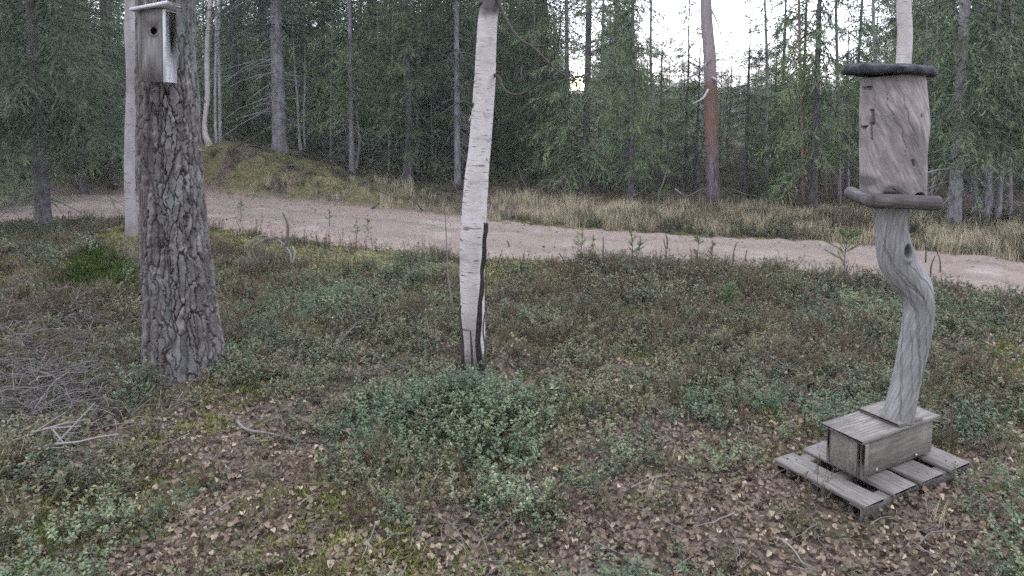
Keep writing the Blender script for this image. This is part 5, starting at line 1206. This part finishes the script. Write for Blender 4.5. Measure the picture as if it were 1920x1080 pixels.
x, y = cand(1500, 5.5, 12.0, .9); rd = road_d(x, y); scat('dark_stalks', *pick(x, y, sstep(.0, .2, rd) * sstep(2.2, .8, rd) * .6), SHOOT, .5, 1.25, .2, 'dark dead stalks standing along the near edge of the track', 'dead stalks')
x, y = cand(130000, 1.5, 12.5, 1.2); lf = leafy(x, y); rd = road_d(x, y); pr = np.clip(.45 + lf * .9, 0, 1) * sstep(-.25, .25, rd)
k = (gr.random(len(x)) < pr) & ((np.hypot(x - pit[0][0], y - pit[0][1]) > .26)); x, y = x[k], y[k]
scat('fallen_leaves', x, y, LEAFS, .4, 1.15, .6, 'brown and tan fallen birch leaves littering the ground', 'fallen leaves', .014)
x, y = cand(7000, 1.6, 12.5, 1.1); k = (gr.random(len(x)) < .62) & ~blocked(x, y) & (road_d(x, y) > .1); x, y = x[k], y[k]
scat('caught_leaves', x, y, LEAFS, .65, 1.05, .7, 'fallen birch leaves caught in the tops of the low shrubs', 'fallen leaves', .085)
x, y = cand(26000, 1.5, 12.8, 1.2); nm = fbm(x * 1.4 + 3, y * 1.4, 121); rd = road_d(x, y); lf = leafy(x, y)
scat('moss_cushions', *pick(x, y, sstep(.40, .62, nm) * (1 - .75 * lf) * .9), MOSSC, .7, 1.3, .1, 'green moss cushions in the bottom layer of the clearing', 'moss')
x, y = cand(16000, 6.5, 17, 1.0); k = (x > -12) & (x < 10); x, y = x[k], y[k]; scat('yellow_moss', *pick(x, y, yel_mask(x, y)), YMOSS, .8, 1.5, .1, 'yellowish moss along both edges of the track and on the mound', 'moss')
x, y = cand(5000, 6.5, 16, 1.0); rd = road_d(x, y); k = (rd < .0) & (gr.random(len(x)) < .05 + .5 * sstep(-.5, 0, rd)); x, y = x[k], y[k]
scat('road_leaves', x, y, LEAFS, .6, 1.1, .3, 'stray fallen leaves along the edges of the dirt track', 'fallen leaves', .045)
def stone(seed):
    q = np.random.default_rng(seed); a = np.arange(7) / 7 * 2 * np.pi; V = [[math.cos(t) * q.uniform(.8, 1.1) * k, math.sin(t) * q.uniform(.7, 1.0) * k, z] for k, z in ((1, -.2), (.85, .35), (.4, .55)) for t in a]
    i_ = np.arange(2)[:, None] * 7; j_ = np.arange(7)[None]; return mesh('stone', np.array(V) * .012, [np.stack([i_ + j_, i_ + (j_ + 1) % 7, i_ + 7 + (j_ + 1) % 7, i_ + 7 + j_], -1).reshape(-1, 4), (np.arange(7) + 14)[None]], {'rnd': np.full(21, q.random())})
x, y = cand(9000, 6.5, 16, 1.0); rd = road_d(x, y); k = (rd < .05) & (gr.random(len(x)) < .45); x, y = x[k], y[k]
scat('road_pebbles', x, y, [(stone(k), M_TWIG) for k in range(3)], .4, 1.8, .3, 'small pebbles on the sandy track', 'pebbles', .03)
x, y = cand(3400, 1.6, 12, 1.1); scat('litter_twigs', *pick(x, y, .35 + 0 * x), TWG, .5, 1.7, .15, 'small grey twigs lying among the leaves', 'twigs', .03)
x, y = cand(2600, 1.6, 9, 1.2); nm = fbm(x * 2, y * 2, 131); g_ = np.exp(-(((x - cq[0]) / .5) ** 2 + ((y - cq[1] + .45) / .3) ** 2)); scat('green_grass', *pick(x, y, np.clip(.9 * sstep(.55, .7, nm) * .35 + g_, 0, 1)), GRG, .6, 1.1, .1, 'sparse thin green grass and bilberry shoots in the moss', 'grass')
# green mossy hummock
mx = pxw(175, 545); mxs = mx[0] + gr.normal(size=700) * .24, mx[1] + .05 + gr.normal(size=700) * .16
M_GMOSS = m_leafy('green_moss', [(0, (.02, .04, .008)), (.5, (.06, .095, .02)), (1, (.13, .18, .05))], .85, .1, .2)
GMC = [(clump('spiky', 170 + k, 34, .08, .035, 9, .020, .0045, .9, False), M_GMOSS) for k in range(2)]
scat('hummock_moss', *mxs, GMC, .8, 1.4, .2, 'bright green moss on the small hummock left of the pine', 'moss')
# beyond the track
x, y = cand(15000, 9.5, 26, 1.1, .82, 1); rd = road_d(x, y); beyond = (y > np.interp(x, FE[::1, 0][np.argsort(FE[:, 0])], FE[np.argsort(FE[:, 0]), 1])); nm = fbm(x * .9, y * .9, 141)
x, y, rd, nm = x[beyond], y[beyond], rd[beyond], nm[beyond]; gz_ = sstep(2.7, 1.0, rd) * (x > -1) * (x < 8)
scat('far_bank_shrubs', *pick(x, y, np.where(x < -1.5, 1, .6) * sstep(.22, .45, nm) * (1 - .85 * gz_) * (1 - .55 * yel_mask(x, y)) * sstep(.1, .9, rd)), LING, .6, 1.15, .15, 'low dark shrubs covering the mound and wood edge across the track', 'ground shrubs')
k = gr.random(len(x)) < np.where(x < -1.5, .12, .6); scat('far_bank_heather', *pick(x[k], y[k], sstep(.35, .6, 1 - nm[k]) * (1 - .5 * gz_[k]) * sstep(.2, 1.0, rd[k])), HEATH, .8, 1.5, .2, 'brown heather on the mound and wood edge across the track', 'heather')
x, y = cand(17000, 9.0, 16, 1.0); rd = road_d(x, y); bey = y > np.interp(x, FE[np.argsort(FE[:, 0]), 0], FE[np.argsort(FE[:, 0]), 1]); nm = fbm(x * 1.5, y * 1.5, 151)
pr = bey * sstep(2.9, 1.2, rd) * sstep(.02, .25, rd) * (.22 + .78 * sstep(-.5, 1.2, x)) * sstep(.30, .5, nm)
scat('dry_grass', *pick(x, y, pr), GRS, .55, 1.15, .15, 'dry straw coloured grass on the far bank of the track', 'grass')
x, y = cand(1500, 3, 9.5, 1.0); rd = road_d(x, y); scat('straw_tufts', *pick(x, y, .10 + .6 * sstep(.5, .0, rd)), GRS, .25, .55, .2, 'small dry grass tufts among the shrubs', 'grass')
x, y = cand(9000, 15.5, 42, 1.2, .85, 2); scat('wood_floor_shrubs', *pick(x, y, .8 * sstep(.35, .6, fbm(x * .5, y * .5, 161)) * np.where(x < -1.5, .35 * (y > 21), 1)), HEATH, 1.1, 2.4, .2, 'reddish brown undergrowth on the floor of the wood', 'undergrowth')
x, y = cand(1800, 13.5, 34, 1.1, .8, 1); DT = [(twig_mesh(360 + k), M_TWIG) for k in range(3)]
scat('wood_floor_twigs', *pick(x, y, .5 + 0 * x), DT, 3, 9, .7, 'dead grey twigs tangled over the wood floor', 'twigs', .12)
print('done', len(bpy.data.objects), sum(len(m_.polygons) for m_ in bpy.data.meshes))

# thin evening haze in the air over the whole place
zr = .5; HX = (-480, 480, -40, 430, -4, 27)
V = np.array([[HX[a], HX[2 + b], HX[4 + c_]] for a in (0, 1) for b in (0, 1) for c_ in (0, 1)], float)
hm = mesh('haze', V, [np.array([[0, 1, 3, 2], [4, 6, 7, 5], [0, 4, 5, 1], [2, 3, 7, 6], [0, 2, 6, 4], [1, 5, 7, 3]])])
mz = bpy.data.materials.new('haze'); mz.use_nodes = True; mz.node_tree.nodes.clear(); pv = mz.node_tree.nodes.new('ShaderNodeVolumePrincipled'); om = mz.node_tree.nodes.new('ShaderNodeOutputMaterial')
pv.inputs['Color'].default_value = (.86, .90, 1.0, 1); pv.inputs['Density'].default_value = HAZE; mz.node_tree.links.new(pv.outputs[0], om.inputs['Volume'])
if HAZE > 0: tag(obj('haze', hm, mz), 'thin pale evening haze between the trees', None, None, 'stuff')
print('POLYS', sum(len(m_.polygons) for m_ in bpy.data.meshes))
